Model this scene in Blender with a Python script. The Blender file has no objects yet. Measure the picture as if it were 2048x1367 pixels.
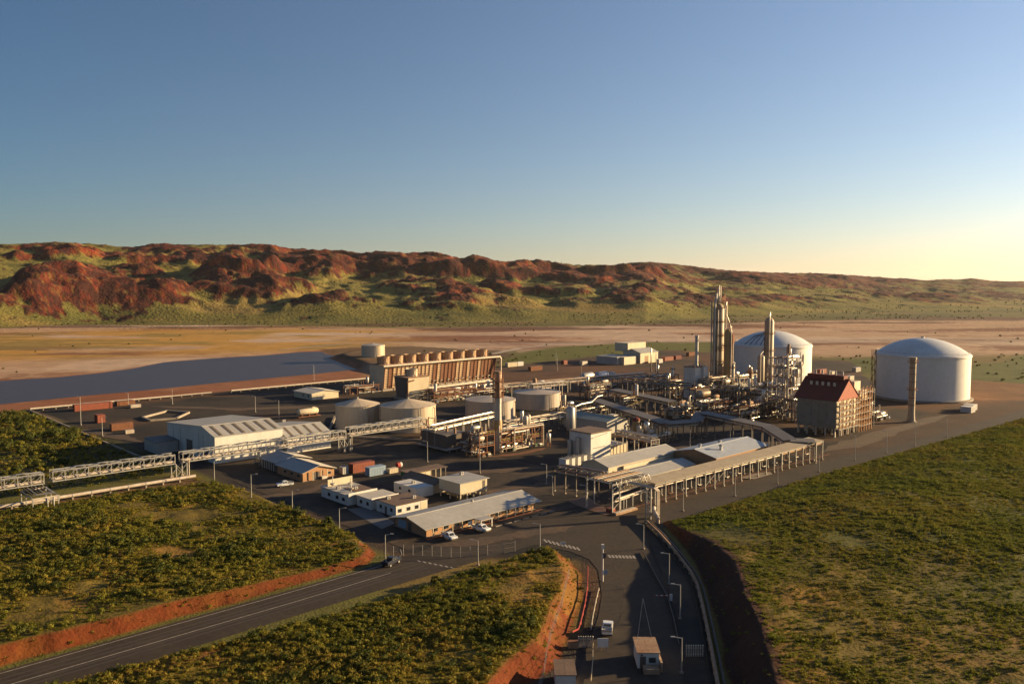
import bpy, math, random
import numpy as np

# ------------------------------------------------------------------ scene, camera, light
scene = bpy.context.scene
COL = scene.collection
R = math.radians
FPX, HC, YH, CX, CY = 1654.0, 64.0, 570.0, 1024.0, 683.5      # focal length (px), drone height, horizon row
PITCH = math.atan((CY - YH) / FPX)
TH = R(43.2)                                                     # heading of the plant grid
CT, ST = math.cos(TH), math.sin(TH)

cam_d = bpy.data.cameras.new("camera"); cam = bpy.data.objects.new("camera", cam_d); COL.objects.link(cam)
cam_d.sensor_fit = 'HORIZONTAL'; cam_d.sensor_width = 36.0; cam_d.lens = 36.0 * FPX / 2048.0
cam_d.clip_start = 1.0; cam_d.clip_end = 60000.0
cam.location = (0, 0, HC); cam.rotation_euler = (R(90) - PITCH, 0, 0)
scene.camera = cam

SUN_AZ, SUN_EL = 75.0, 12.0                                      # clockwise from +Y
w = bpy.data.worlds.new("World"); scene.world = w; w.use_nodes = True
nt = w.node_tree; nt.nodes.clear()
sky = nt.nodes.new('ShaderNodeTexSky'); sky.sky_type = 'NISHITA'; sky.sun_disc = False
sky.sun_elevation = R(SUN_EL); sky.sun_rotation = R(SUN_AZ)
sky.altitude = 60; sky.air_density = 1.0; sky.dust_density = 0.3; sky.ozone_density = 3.4
bg = nt.nodes.new('ShaderNodeBackground'); bg.inputs[1].default_value = 0.050
wo = nt.nodes.new('ShaderNodeOutputWorld')
# the air is thick with salt haze towards the low sun: the sky brightens and warms with the angle to it
tcw = nt.nodes.new('ShaderNodeTexCoord'); dt = nt.nodes.new('ShaderNodeVectorMath'); dt.operation = 'DOT_PRODUCT'
dt.inputs[1].default_value = (math.sin(R(SUN_AZ)) * math.cos(R(SUN_EL)), math.cos(R(SUN_AZ)) * math.cos(R(SUN_EL)), math.sin(R(SUN_EL)))
nt.links.new(tcw.outputs['Generated'], dt.inputs[0])
ma = nt.nodes.new('ShaderNodeVectorMath'); ma.operation = 'MULTIPLY_ADD'
ma.inputs[1].default_value = (1.154, 0.732, 0.557); ma.inputs[2].default_value = (0.907, 0.851, 0.867); nt.links.new(dt.outputs['Value'], ma.inputs[0])
mxx = nt.nodes.new('ShaderNodeVectorMath'); mxx.operation = 'MAXIMUM'; mxx.inputs[1].default_value = (0.44, 0.48, 0.56); nt.links.new(ma.outputs[0], mxx.inputs[0])
mul = nt.nodes.new('ShaderNodeVectorMath'); mul.operation = 'MULTIPLY'; nt.links.new(sky.outputs[0], mul.inputs[0]); nt.links.new(mxx.outputs[0], mul.inputs[1])
nt.links.new(mul.outputs[0], bg.inputs[0]); nt.links.new(bg.outputs[0], wo.inputs[0])

sl = bpy.data.lights.new("sun", 'SUN'); so = bpy.data.objects.new("sun", sl); COL.objects.link(so)
sl.energy = 5.0; sl.angle = R(0.6); sl.color = (1.0, 0.73, 0.38)
_a, _e = R(SUN_AZ), R(SUN_EL)
import mathutils
_dir = mathutils.Vector((math.sin(_a) * math.cos(_e), math.cos(_a) * math.cos(_e), math.sin(_e)))
so.rotation_euler = _dir.to_track_quat('Z', 'Y').to_euler()
vs = scene.view_settings
vs.view_transform = 'Standard'; vs.look = 'None'; vs.exposure = 1.33; vs.gamma = 1.0; vs.use_curve_mapping = False
scene.render.engine = 'CYCLES'
scene.cycles.max_bounces = 5; scene.cycles.diffuse_bounces = 3; scene.cycles.glossy_bounces = 2
scene.cycles.volume_bounces = 0; scene.cycles.transparent_max_bounces = 4
rng = random.Random(7)
nrg = np.random.default_rng(11)

# ------------------------------------------------------------------ surveying helpers
def P(px, py, z=0.0):
    """world point at height z that the survey picture shows at (px, py)"""
    dx = (px - CX) / FPX; dy = -(py - CY) / FPX
    Y = math.cos(PITCH) + dy * math.sin(PITCH); Z = -math.sin(PITCH) + dy * math.cos(PITCH)
    t = (z - HC) / Z
    return dx * t, Y * t
def U(a, b): return a * CT - b * ST, a * ST + b * CT             # plant grid -> world
def W2S(x, y): return x * CT + y * ST, -x * ST + y * CT          # world -> plant grid
def S(px, py, z=0.0): return W2S(*P(px, py, z))
def hgt(px, py, pyt):
    """height of something whose foot is seen at py and whose top at pyt"""
    x, y = P(px, py)
    dyt = -(pyt - CY) / FPX
    Y = math.cos(PITCH) + dyt * math.sin(PITCH); Z = -math.sin(PITCH) + dyt * math.cos(PITCH)
    return HC + Z * y / Y

# ------------------------------------------------------------------ materials
MATS = {}
def mat(name, col, rough=0.7, metal=0.0, var=0.25, scale=0.6, col2=None, bump=0.0, bscale=3.0, streak=0.0, spec=0.4, thr=0.5, soft=0.25):
    """base colour with two scales of noise; col2 = dirt / rust colour that breaks it up; streak = vertical run marks"""
    if name in MATS: return MATS[name]
    m = bpy.data.materials.new(name); m.use_nodes = True
    n = m.node_tree; nd = n.nodes; L = n.links.new
    b = nd['Principled BSDF']; b.inputs['Roughness'].default_value = rough; b.inputs['Metallic'].default_value = metal
    b.inputs['Specular IOR Level'].default_value = spec
    tc = nd.new('ShaderNodeNewGeometry')
    no = nd.new('ShaderNodeTexNoise'); no.inputs['Scale'].default_value = scale; no.inputs['Detail'].default_value = 6; no.inputs['Roughness'].default_value = 0.65
    mp = nd.new('ShaderNodeMapping'); mp.inputs['Scale'].default_value = (1, 1, 1 - 0.85 * streak)
    L(tc.outputs['Position'], mp.inputs[0]); L(mp.outputs[0], no.inputs['Vector'])
    mr = nd.new('ShaderNodeMapRange'); mr.inputs[1].default_value = thr - soft; mr.inputs[2].default_value = thr + soft
    L(no.outputs[0], mr.inputs[0])
    mx = nd.new('ShaderNodeMix'); mx.data_type = 'RGBA'
    d = col2 if col2 else tuple(c * (1 - var) for c in col)
    mx.inputs[6].default_value = (*col, 1); mx.inputs[7].default_value = (*d, 1)
    L(mr.outputs[0], mx.inputs[0])
    n2 = nd.new('ShaderNodeTexNoise'); n2.inputs['Scale'].default_value = scale * 7; n2.inputs['Detail'].default_value = 4
    L(tc.outputs['Position'], n2.inputs['Vector'])
    m2 = nd.new('ShaderNodeMapRange'); m2.inputs[1].default_value = 0.3; m2.inputs[2].default_value = 0.7
    m2.inputs[3].default_value = 1 - var * 0.7; m2.inputs[4].default_value = 1 + var * 0.4
    L(n2.outputs[0], m2.inputs[0])
    hv = nd.new('ShaderNodeHueSaturation'); L(m2.outputs[0], hv.inputs['Value']); L(mx.outputs[2], hv.inputs['Color'])
    L(hv.outputs[0], b.inputs['Base Color'])
    if bump:
        bn = nd.new('ShaderNodeTexNoise'); bn.inputs['Scale'].default_value = bscale; bn.inputs['Detail'].default_value = 5
        L(tc.outputs['Position'], bn.inputs['Vector'])
        bp = nd.new('ShaderNodeBump'); bp.inputs['Strength'].default_value = bump; bp.inputs['Distance'].default_value = 0.3
        L(bn.outputs[0], bp.inputs['Height']); L(bp.outputs[0], b.inputs['Normal'])
    MATS[name] = m
    return m

# ------------------------------------------------------------------ mesh builder
class MB:
    def __init__(s): s.v = []; s.f = []; s.s = []
    def quad(s, *p):
        i = len(s.v); s.v += [tuple(q) for q in p]; s.f.append(tuple(range(i, i + len(p)))); s.s.append(False); return s
    def box(s, x0, x1, y0, y1, z0, z1):
        i = len(s.v)
        s.v += [(x0,y0,z0),(x1,y0,z0),(x1,y1,z0),(x0,y1,z0),(x0,y0,z1),(x1,y0,z1),(x1,y1,z1),(x0,y1,z1)]
        for f in ((0,3,2,1),(4,5,6,7),(0,1,5,4),(1,2,6,5),(2,3,7,6),(3,0,4,7)):
            s.f.append(tuple(i + k for k in f)); s.s.append(False)
        return s
    def hexa(s, pts):                                            # 8 points: bottom ring then top ring
        i = len(s.v); s.v += [tuple(p) for p in pts]
        for f in ((0,3,2,1),(4,5,6,7),(0,1,5,4),(1,2,6,5),(2,3,7,6),(3,0,4,7)):
            s.f.append(tuple(i + k for k in f)); s.s.append(False)
        return s
    def prism(s, poly, z0, z1):
        n = len(poly); i = len(s.v)
        s.v += [(x, y, z0) for x, y in poly] + [(x, y, z1) for x, y in poly]
        s.f.append(tuple(i + k for k in reversed(range(n)))); s.s.append(False)
        s.f.append(tuple(i + n + k for k in range(n))); s.s.append(False)
        for k in range(n):
            j = (k + 1) % n; s.f.append((i + k, i + j, i + n + j, i + n + k)); s.s.append(False)
        return s
    def profx(s, poly, x0, x1):                                  # (y,z) outline swept along x
        n = len(poly); i = len(s.v)
        s.v += [(x0, y, z) for y, z in poly] + [(x1, y, z) for y, z in poly]
        s.f.append(tuple(i + k for k in range(n))); s.s.append(False)
        s.f.append(tuple(i + n + k for k in reversed(range(n)))); s.s.append(False)
        for k in range(n):
            j = (k + 1) % n; s.f.append((i + j, i + k, i + n + k, i + n + j)); s.s.append(False)
        return s
    def ring(s, c, d, r, n):
        d = mathutils.Vector(d).normalized(); u = d.orthogonal().normalized(); w_ = d.cross(u)
        i = len(s.v); c = mathutils.Vector(c)
        for k in range(n):
            t = 2 * math.pi * k / n
            s.v.append(tuple(c + u * (r * math.cos(t)) + w_ * (r * math.sin(t))))
        return i
    def cyl(s, p0, p1, r, n=8, r2=None, caps=True):
        d = mathutils.Vector(p1) - mathutils.Vector(p0)
        a = s.ring(p0, d, r, n); b = s.ring(p1, d, r if r2 is None else r2, n)
        for k in range(n):
            j = (k + 1) % n; s.f.append((a + k, a + j, b + j, b + k)); s.s.append(True)
        if caps:
            i = len(s.v); s.v += s.v[a:a + n] + s.v[b:b + n]
            s.f.append(tuple(i + k for k in reversed(range(n)))); s.f.append(tuple(i + n + k for k in range(n))); s.s += [False, False]
        return s
    def tube(s, pts, r, n=6):
        for p, q in zip(pts, pts[1:]):
            d = mathutils.Vector(q) - mathutils.Vector(p)
            if d.length < 1e-6: continue
            d.normalize(); e = d * (r * 0.8)
            s.cyl(mathutils.Vector(p) - e, mathutils.Vector(q) + e, r, n)
        return s
    def beam(s, p0, p1, w_=0.3, h=None):
        h = h or w_
        p0 = mathutils.Vector(p0); p1 = mathutils.Vector(p1); d = (p1 - p0).normalized()
        up = mathutils.Vector((0, 0, 1)) if abs(d.z) < 0.9 else mathutils.Vector((1, 0, 0))
        x = d.cross(up).normalized() * (w_ / 2); y = x.normalized().cross(d) * (h / 2)
        return s.hexa([p0 - x - y, p0 + x - y, p0 + x + y, p0 - x + y, p1 - x - y, p1 + x - y, p1 + x + y, p1 - x + y])
    def lathe(s, prof, n=24, cx=0, cy=0, smooth=True):
        cs = [(math.cos(2 * math.pi * k / n), math.sin(2 * math.pi * k / n)) for k in range(n)]
        rows = []; prev = None                                    # a profile corner sharper than 35 degrees keeps a hard edge
        for q in range(len(prof) - 1):
            (r0, z0), (r1, z1) = prof[q], prof[q + 1]; an = math.atan2(z1 - z0, r1 - r0)
            if prev is None or abs(math.atan2(math.sin(an - prev), math.cos(an - prev))) > 0.6:
                a = len(s.v); s.v += [(cx + r0 * c, cy + r0 * d, z0) for c, d in cs]
            b = len(s.v); s.v += [(cx + r1 * c, cy + r1 * d, z1) for c, d in cs]
            for k in range(n):
                j = (k + 1) % n; s.f.append((a + k, a + j, b + j, b + k)); s.s.append(smooth)
            a = b; prev = an
        i = len(s.v)
        for r0, z0 in (prof[0], prof[-1]): s.v += [(cx + r0 * c, cy + r0 * d, z0) for c, d in cs]
        s.f.append(tuple(i + k for k in reversed(range(n)))); s.f.append(tuple(i + n + k for k in range(n))); s.s += [False, False]
        return s
    def drum(s, p0, p1, r, n=14):                                # horizontal or vertical vessel with dished ends
        p0 = mathutils.Vector(p0); p1 = mathutils.Vector(p1); d = (p1 - p0).normalized()
        st = [(-0.5, 0.05), (-0.42, 0.5), (-0.25, 0.85), (0, 1)]
        rings = [s.ring(p0 + d * (t * r), d, r * q, n) for t, q in st] + [s.ring(p1 - d * (t * r), d, r * q, n) for t, q in reversed(st)]
        for a, b in zip(rings, rings[1:]):
            for k in range(n):
                j = (k + 1) % n; s.f.append((a + k, a + j, b + j, b + k)); s.s.append(True)
        s.f.append(tuple(rings[0] + k for k in reversed(range(n)))); s.f.append(tuple(rings[-1] + k for k in range(n))); s.s += [True, True]
        return s
    def rail(s, pts, z, h=1.1, step=2.5, w_=0.07):
        for p, q in zip(pts, pts[1:]):
            L = math.dist(p, q); n = max(1, int(L / step))
            for k in range(n + 1):
                x = p[0] + (q[0] - p[0]) * k / n; y = p[1] + (q[1] - p[1]) * k / n
                s.box(x - w_/2, x + w_/2, y - w_/2, y + w_/2, z, z + h)
            for hh in (h, h * 0.5):
                s.beam((p[0], p[1], z + hh), (q[0], q[1], z + hh), w_)
        return s
    def mesh(s, name, m):
        me = bpy.data.meshes.new(name); me.from_pydata(s.v, [], s.f)
        me.polygons.foreach_set('use_smooth', s.s)
        me.materials.append(m); me.update(); return me
    def build(s, name, m, parent=None, loc=(0, 0, 0), rot=0.0, kind=None):
        o = bpy.data.objects.new(name, s.mesh(name, m)); COL.objects.link(o)
        o.location = loc; o.rotation_euler = (0, 0, rot)
        if parent is not None: o.parent = parent
        if kind: o['kind'] = kind
        return o
def thing(name, label, cat, a, b, rot=0.0, group=None, z=0.0):
    o = bpy.data.objects.new(name, None); COL.objects.link(o); o.empty_display_size = 1
    x, y = U(a, b); o.location = (x, y, z); o.rotation_euler = (0, 0, TH + rot)
    o['label'] = label; o['category'] = cat
    if group: o['group'] = group
    return o
def tag(o, label, cat, group=None):
    o['label'] = label; o['category'] = cat
    if group: o['group'] = group
    return o
def solo(mb, name, m, label, cat, a, b, rot=0.0, group=None, z=0.0):
    x, y = U(a, b)
    return tag(mb.build(name, m, None, (x, y, z), TH + rot), label, cat, group)
def part(src, parent, loc, rot=0.0):                              # a like piece that shares its mesh
    o = bpy.data.objects.new(src.name.split('.')[0], src.data); COL.objects.link(o)
    o.parent = parent; o.location = loc; o.rotation_euler = (0, 0, rot)
    return o
def clone(root, a, b, label, rot=0.0, z=0.0, group=None):
    def rec(o, par):
        c = o.copy(); COL.objects.link(c)
        if par is not None: c.parent = par
        for ch in list(o.children): rec(ch, c)
        return c
    c = rec(root, None)
    x, y = U(a, b); c.location = (x, y, z); c.rotation_euler = (0, 0, TH + rot); c['label'] = label
    if group: c['group'] = group
    return c

# ------------------------------------------------------------------ numpy noise and distance fields
def _hash(i, j, seed):
    n = (i.astype(np.int64) * 374761393 + j.astype(np.int64) * 668265263 + seed * 974634777) & 0xFFFFFFFF
    n = ((n ^ (n >> 13)) * 1274126177) & 0xFFFFFFFF
    return ((n ^ (n >> 16)) & 0xFFFF) / 65535.0
def vnoise(x, y, seed=0):
    i = np.floor(x); j = np.floor(y); fx = x - i; fy = y - j
    fx = fx * fx * fx * (fx * (fx * 6 - 15) + 10); fy = fy * fy * fy * (fy * (fy * 6 - 15) + 10)
    a = _hash(i, j, seed); b = _hash(i + 1, j, seed); c = _hash(i, j + 1, seed); d = _hash(i + 1, j + 1, seed)
    return (a * (1 - fx) + b * fx) * (1 - fy) + (c * (1 - fx) + d * fx) * fy
def fbm(x, y, seed=0, oct=4, gain=0.5):
    t = 0; amp = 1; tot = 0
    for k in range(oct):
        t = t + amp * vnoise(x, y, seed + k); tot += amp; amp *= gain
        x, y = (x * 0.8 - y * 0.6) * 2.03, (x * 0.6 + y * 0.8) * 2.03
    return t / tot
def sdf(poly, x, y):
    """signed distance, positive inside"""
    d2 = np.full(x.shape, 1e18); ins = np.zeros(x.shape, bool)
    n = len(poly)
    for k in range(n):
        ax, ay = poly[k]; bx, by = poly[(k + 1) % n]
        ex, ey = bx - ax, by - ay; wx, wy = x - ax, y - ay
        t = np.clip((wx * ex + wy * ey) / (ex * ex + ey * ey + 1e-12), 0, 1)
        d2 = np.minimum(d2, (wx - ex * t) ** 2 + (wy - ey * t) ** 2)
        c = (ay > y) != (by > y)
        with np.errstate(divide='ignore', invalid='ignore'):
            xi = ax + (y - ay) * ex / (by - ay if by != ay else 1e-12)
        ins ^= c & (x < xi)
    return np.where(ins, 1, -1) * np.sqrt(d2)
def sstep(a, b, x):
    t = np.clip((x - a) / (b - a), 0, 1); return t * t * (3 - 2 * t)
def WP(*pts): return [P(*p) for p in pts]
def SP(*pts): return [U(*p) for p in pts]
# ------------------------------------------------------------------ terrain
# raised ground: outline of the foot, height, width of the slope
HILL_L = SP((-260,157.5),(40,157.2),(90,157.6),(104,158.5),(108.5,163),(113,178),(114,240),(112,258),(104,263),(60,266),(20,268),(-260,270))
MOUND_M = WP((-300,1500),(0,1420),(200,1362),(480,1292),(600,1262),(850,1182),(960,1142),(1030,1122),(1090,1106),(1120,1108),(1143,1122),(1164,1152),(1168,1185),(1160,1215),(1138,1275),(1118,1325),(1060,1372),(1000,1450),(960,1800),(-300,1900))
FIELD_R = WP((1322,1044),(1360,1038),(1470,1004),(1580,968),(1700,934),(1830,898),(2048,842),(2500,730),(4200,800),(4200,1500),(1530,2200),(1462,1367),(1436,1250),(1418,1190),(1400,1140),(1372,1098))
def raised(x, y):
    """height of the banks and plateaus, and the share of bare slope"""
    z = np.zeros_like(x); bare = np.zeros_like(x); veg = np.zeros_like(x)
    wob = (fbm(x / 9, y / 9, 3) - 0.5) * 2.2
    a, b = x * CT + y * ST, -x * ST + y * CT
    d = sdf(HILL_L, x, y) + wob * 0.8
    h = 2.7 * (0.75 + 0.6 * fbm(x / 40, y / 40, 5)) * (0.45 + 0.55 * sstep(20, 60, np.minimum(114 - a, 400) + 0 * b))
    h = np.where(b > 235, h * (0.3 + 0.7 * sstep(0, 30, 266 - b)), h)
    k = sstep(0, 2.9, d); z = z + h * k + (fbm(x / 6, y / 6, 9) - 0.5) * 0.9 * sstep(3, 8, d)
    bare = np.maximum(bare, np.where(b < 172, sstep(-0.5, 0.5, d) * (1 - sstep(2.3, 3.3, d)), 0))
    veg = np.maximum(veg, np.where(b < 172, sstep(2.4, 3.4, d), sstep(0, 3, d)))
    d = sdf(MOUND_M, x, y) + wob * 0.7
    h = 3.2 * (0.8 + 0.4 * fbm(x / 30, y / 30, 6))
    k = sstep(0, 5, d); z = z + h * k + (fbm(x / 6, y / 6, 9) - 0.5) * 0.9 * sstep(3, 8, d)
    rightside = sstep(-9, -6, x - np.interp(y, [110,120,128,134,142,160,168,187,193], [-8,-2,2.8,7.6,9.9,13.1,14.6,13.5,8]))
    bare = np.maximum(bare, rightside * sstep(-0.5, 0.5, d) * (1 - sstep(3.8, 5.4, d)))
    veg = np.maximum(veg, sstep(1, 3, d) * (1 - rightside * (1 - sstep(3.8, 5.4, d))))
    d = sdf(FIELD_R, x, y) + wob * 0.5
    back = sstep(132, 92, b)
    h = 0.9 + 4.4 * back + (fbm(x / 50, y / 50, 8) - 0.5) * 2.0 * sstep(0, 30, d)
    wd = 1.8 + 4.2 * back
    k = sstep(0, 1, d / wd); z = z + h * k + (fbm(x / 6, y / 6, 9) - 0.5) * 0.7 * sstep(3, 8, d)
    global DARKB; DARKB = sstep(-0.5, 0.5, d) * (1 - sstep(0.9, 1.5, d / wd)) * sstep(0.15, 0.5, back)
    bare = np.maximum(bare, sstep(-0.5, 0.5, d) * (1 - sstep(0.9, 1.5, d / wd)))
    veg = np.maximum(veg, sstep(0.9, 1.4, d / wd))
    return z, bare, veg

XS = [-600,-300,0,50,120,200,270,300,320,380,430,500,550,575,620,680,720,760,820,870,905,920,950,975,1000,1040,1075,1110,1160,1230,1260,1300,1350,1400,1460,1530,1660,1750,1830,1850,1880,1920,1940,1980,2048,2300,2700]
YS = [505,500,489,488,484,489,496,490,487,489,490,489,490,497,499,500,506,503,506,504,512,517,509,516,523,521,519,525,530,529,525,524,528,535,541,545,547,554,558,561,558,559,555,562,562,566,566]
XB = [-600,0,200,430,650,900,1100,1290,1500,1800,2048,2700]
DB = [1500,1480,1560,1500,1450,1430,1480,1500,1800,2300,2600,3000]     # where the slopes start
DR = [2300,2300,2350,2400,2450,2550,2700,2900,3300,4300,5200,6000]     # where the skyline stands

az = np.concatenate([np.linspace(-52, -34.5, 30, endpoint=False), np.linspace(-34.5, 34.5, 620), np.linspace(35, 52, 30)])
rr = [88.0]
while rr[-1] < 1290:
    r = rr[-1]; rr.append(r + min(r * r / (HC * FPX) * 1.75, 9.0))
n_near = len(rr)
while rr[-1] < 5600: rr.append(rr[-1] + (8.5 if rr[-1] < 3000 else 22))
while rr[-1] < 26000: rr.append(rr[-1] * 1.06)
rr = np.array(rr)
AZ, RR = np.meshgrid(np.radians(az), rr, indexing='ij')
TX = RR * np.sin(AZ); TY = RR * np.cos(AZ)
TXf, TYf = TX, TY

near = RR < 620
TZ = np.zeros_like(TX); BARE = np.zeros_like(TX); VEG = np.zeros_like(TX)
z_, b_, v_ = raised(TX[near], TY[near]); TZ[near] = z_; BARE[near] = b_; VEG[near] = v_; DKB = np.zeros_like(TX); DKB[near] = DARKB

# far hills
colx = CX + FPX * np.tan(np.radians(az))
tgt = (YH - np.interp(colx, XS, YS)) / FPX * np.cos(np.radians(az))     # slope of the skyline above the drone
dbc = np.interp(colx, XB, DB); drc = np.interp(colx, XB, DR)
T = (RR - dbc[:, None]) / (drc - dbc)[:, None]
far = T > -0.25
x, y, t = TX[far], TY[far], T[far]
wx = x + 90 * (fbm(x / 300, y / 300, 21) - 0.5); wy = y + 90 * (fbm(x / 300, y / 300, 22) - 0.5)
big = fbm(wx / 420, wy / 420, 31, 3); med = fbm(wx / 165, wy / 165, 41, 4)
bil = 1 - np.abs(2 * fbm(wx / 230, wy / 230, 51, 3) - 1)
prof = 0.92 * np.clip(t, 0, 1) ** 1.0
prof = np.where(t > 1, 0.92 * np.clip(1 - (t - 1) * 0.5, 0.0, 1), prof)
env = sstep(0.02, 0.26, t) * (1 - 0.45 * sstep(0.7, 1.0, t)) * (1 - sstep(1.2, 1.8, t))
M1 = sstep(0.40, 0.68, fbm(wx / 260, wy / 210, 41, 3)); M2 = sstep(0.44, 0.68, fbm(wx / 120, wy / 95, 45, 3)); M3 = sstep(0.45, 0.75, fbm(wx / 48, wy / 40, 47, 2))
xr = np.interp(CX + FPX * x / y, [0, 700, 1300, 1700, 2048], [0.85, 1.0, 0.75, 0.5, 0.4])
gul = 1 - np.abs(2 * fbm(x / 60, y / 90, 71, 2) - 1)
hh = prof * (0.70 + 0.38 * big) + env * xr * (0.175 * M1 * (0.85 + 0.15 * gul) + 0.10 * M2 + 0.035 * M3)
mound = np.clip(0.75 * M1 + 0.5 * M2 - 0.30 * (1 - np.clip(xr, 0, 1)), 0, 1) * sstep(0.02, 0.12, t)
HN = np.zeros_like(TX); HN[far] = hh
MO = np.zeros_like(TX); MO[far] = mound * env
GUL = np.zeros_like(TX); GUL[far] = gul
BIG = np.zeros_like(TX); BIG[far] = big
sc = np.full(len(az), 120.0)
for _ in range(12):
    ang = ((sc[:, None] * HN - HC) / RR)
    ang = np.where(T > 0.15, ang, -1)
    k = ang.argmax(axis=1); ii = np.arange(len(az))
    need = (tgt * RR[ii, k] + HC) / np.maximum(HN[ii, k], 0.05)
    sc = 0.4 * sc + 0.6 * need
ker = np.ones(7) / 7
sc = np.convolve(np.pad(sc, 3, 'edge'), ker, 'valid')
TZ = TZ + sc[:, None] * HN

# ---- land cover: base colours only
def mixc(C, c, m): return C * (1 - m[..., None]) + np.array(c) * m[..., None]
n1 = fbm(TX / 60, TY / 60, 81); n2 = fbm(TX / 14, TY / 14, 82); n3 = fbm(TX / 4, TY / 4, 83)
lat = fbm(TX / 150 + 0.8 * n2, TY / 62 + 0.8 * n1, 84, 5)                                       # streaks left by standing water
lat2 = fbm(TX / 240 + 0.6 * n1, TY / 110, 85, 5)
C = np.zeros(TX.shape + (3,)); C[:] = (0.115, 0.105, 0.026)
C = mixc(C, (0.17, 0.115, 0.035), sstep(0.48, 0.7, n1)); C = mixc(C, (0.06, 0.07, 0.018), sstep(0.5, 0.72, lat2) * 0.7)
def zone(poly, warp=0.0, soft=4.0, px=True):
    q = WP(*poly) if px else poly
    wv = (lat - 0.5) * warp * 2 + (n2 - 0.5) * warp * 0.5
    d = sdf(q, TX, TY) + wv
    return sstep(-soft, soft, d)
flat = zone([(-900,652),(200,650),(420,648),(640,652),(900,654),(1150,651),(1420,646),(1640,640),(2048,637),(2900,632),(2900,728),(2048,712),(1900,712),(1640,716),(1480,693),(1300,689),(1100,694),(1030,702),(980,740),(730,765),(0,860),(-900,960)], 60, 26)
tan = np.empty_like(C); tan[:] = (0.40, 0.25, 0.15)
tan = mixc(tan, (0.20, 0.085, 0.045), sstep(0.50, 0.66, lat)); tan = mixc(tan, (0.50, 0.37, 0.27), sstep(0.52, 0.72, lat2) * 0.6)
leftg = sstep(-20, -260, TX) * sstep(760, 880, RR) * (1 - sstep(1200, 1400, RR))
tan = mixc(tan, (0.42, 0.225, 0.045), np.clip(leftg * sstep(0.36, 0.56, fbm(TX / 130, TY / 60, 90, 4)), 0, 1) * 0.95)
tan = mixc(tan, (0.22, 0.155, 0.04), np.clip(leftg * sstep(0.54, 0.68, fbm(TX / 90, TY / 40, 91, 4)), 0, 1) * 0.8)
C = C * (1 - flat[..., None]) + tan * flat[..., None]
fringe = zone([(-900,642),(420,640),(900,645),(1420,640),(1640,634),(2900,626),(2900,640),(1640,646),(1420,652),(1100,660),(640,658),(300,655),(-900,655)], 50, 30)
C = mixc(C, (0.10, 0.05, 0.03), fringe * sstep(0.40, 0.6, lat) * 0.8)
# red earth round the lake
red = zone([(-500,880),(0,765),(200,745),(340,722),(520,710),(650,698),(700,718),(740,728),(760,775),(500,785),(100,830),(-500,930)], 10, 8)
C = mixc(C, (0.23, 0.085, 0.04), red * (0.75 + 0.25 * n2))
dike = zone([(640,700),(700,694),(1000,700),(1040,712),(980,738),(760,738),(720,732),(690,724)], 4, 3)
C = mixc(C, (0.10, 0.06, 0.03), dike * 0.85)
green = zone([(985,728),(1030,708),(1120,694),(1290,685),(1470,684),(1480,703),(1300,698),(1210,712),(1100,722)], 14, 9)
C = mixc(C, (0.105, 0.105, 0.022), green)
green2 = zone([(1630,733),(1660,722),(1760,712),(1760,742),(1700,748),(1640,742)], 10, 6); C = mixc(C, (0.085, 0.09, 0.02), green2)
green3 = zone([(1930,735),(2048,706),(2700,690),(2700,810),(2048,770),(1945,762)], 12, 6); C = mixc(C, (0.10, 0.105, 0.022), green3)
redr = zone([(1935,760),(2048,768),(2700,800),(2700,850),(2048,826),(1900,850)], 8, 5); C = mixc(C, (0.20, 0.09, 0.04), redr * 0.9)
# the plant's own ground: dark gravel and asphalt with bare brown strips
plant = zone([(55,818),(730,757),(980,735),(1190,712),(1340,700),(1700,722),(1750,770),(1960,800),(2048,800),(2400,740),(2400,800),(2048,842),(1700,934),(1360,1040),(1320,1050),(1330,1100),(1440,1400),(1000,1400),(1160,1250),(1150,1120),(780,1115),(430,965),(300,905)], 3, 2.2)
gr = np.empty_like(C); gr[:] = (0.046, 0.036, 0.029)
gr = mixc(gr, (0.024, 0.022, 0.021), sstep(0.42, 0.62, n1)); gr = mixc(gr, (0.095, 0.052, 0.028), sstep(0.55, 0.72, fbm(TX / 34, TY / 34, 87)) * 0.8)
sa, sb = TX * CT + TY * ST, -TX * ST + TY * CT
warm = sstep(300, 420, sa) * sstep(0.3, 0.6, n1); gr = mixc(gr, (0.13, 0.062, 0.033), warm * 0.8)
C = C * (1 - plant[..., None]) + gr * plant[..., None]
south = zone([(1180,1030),(1360,985),(1640,905),(1750,865),(1900,815),(2060,800),(2060,845),(1700,934),(1360,1040),(1230,1075)], 3, 3)
C = mixc(C, (0.075, 0.045, 0.029), south * 0.8)
# corridor of the ground pipe left of the plant and the scrub behind it
cor = zone([(-300,1080),(-100,1030),(60,1000),(390,945),(430,968),(300,1005),(60,1035),(-300,1120)], 3, 2)
C = mixc(C, (0.13, 0.07, 0.035), cor * 0.85)
scrub = zone([(-500,900),(-100,840),(60,818),(300,905),(330,940),(60,985),(-300,1050)], 3, 3)
C = mixc(C, (0.045, 0.040, 0.016), scrub * 0.95)
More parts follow.
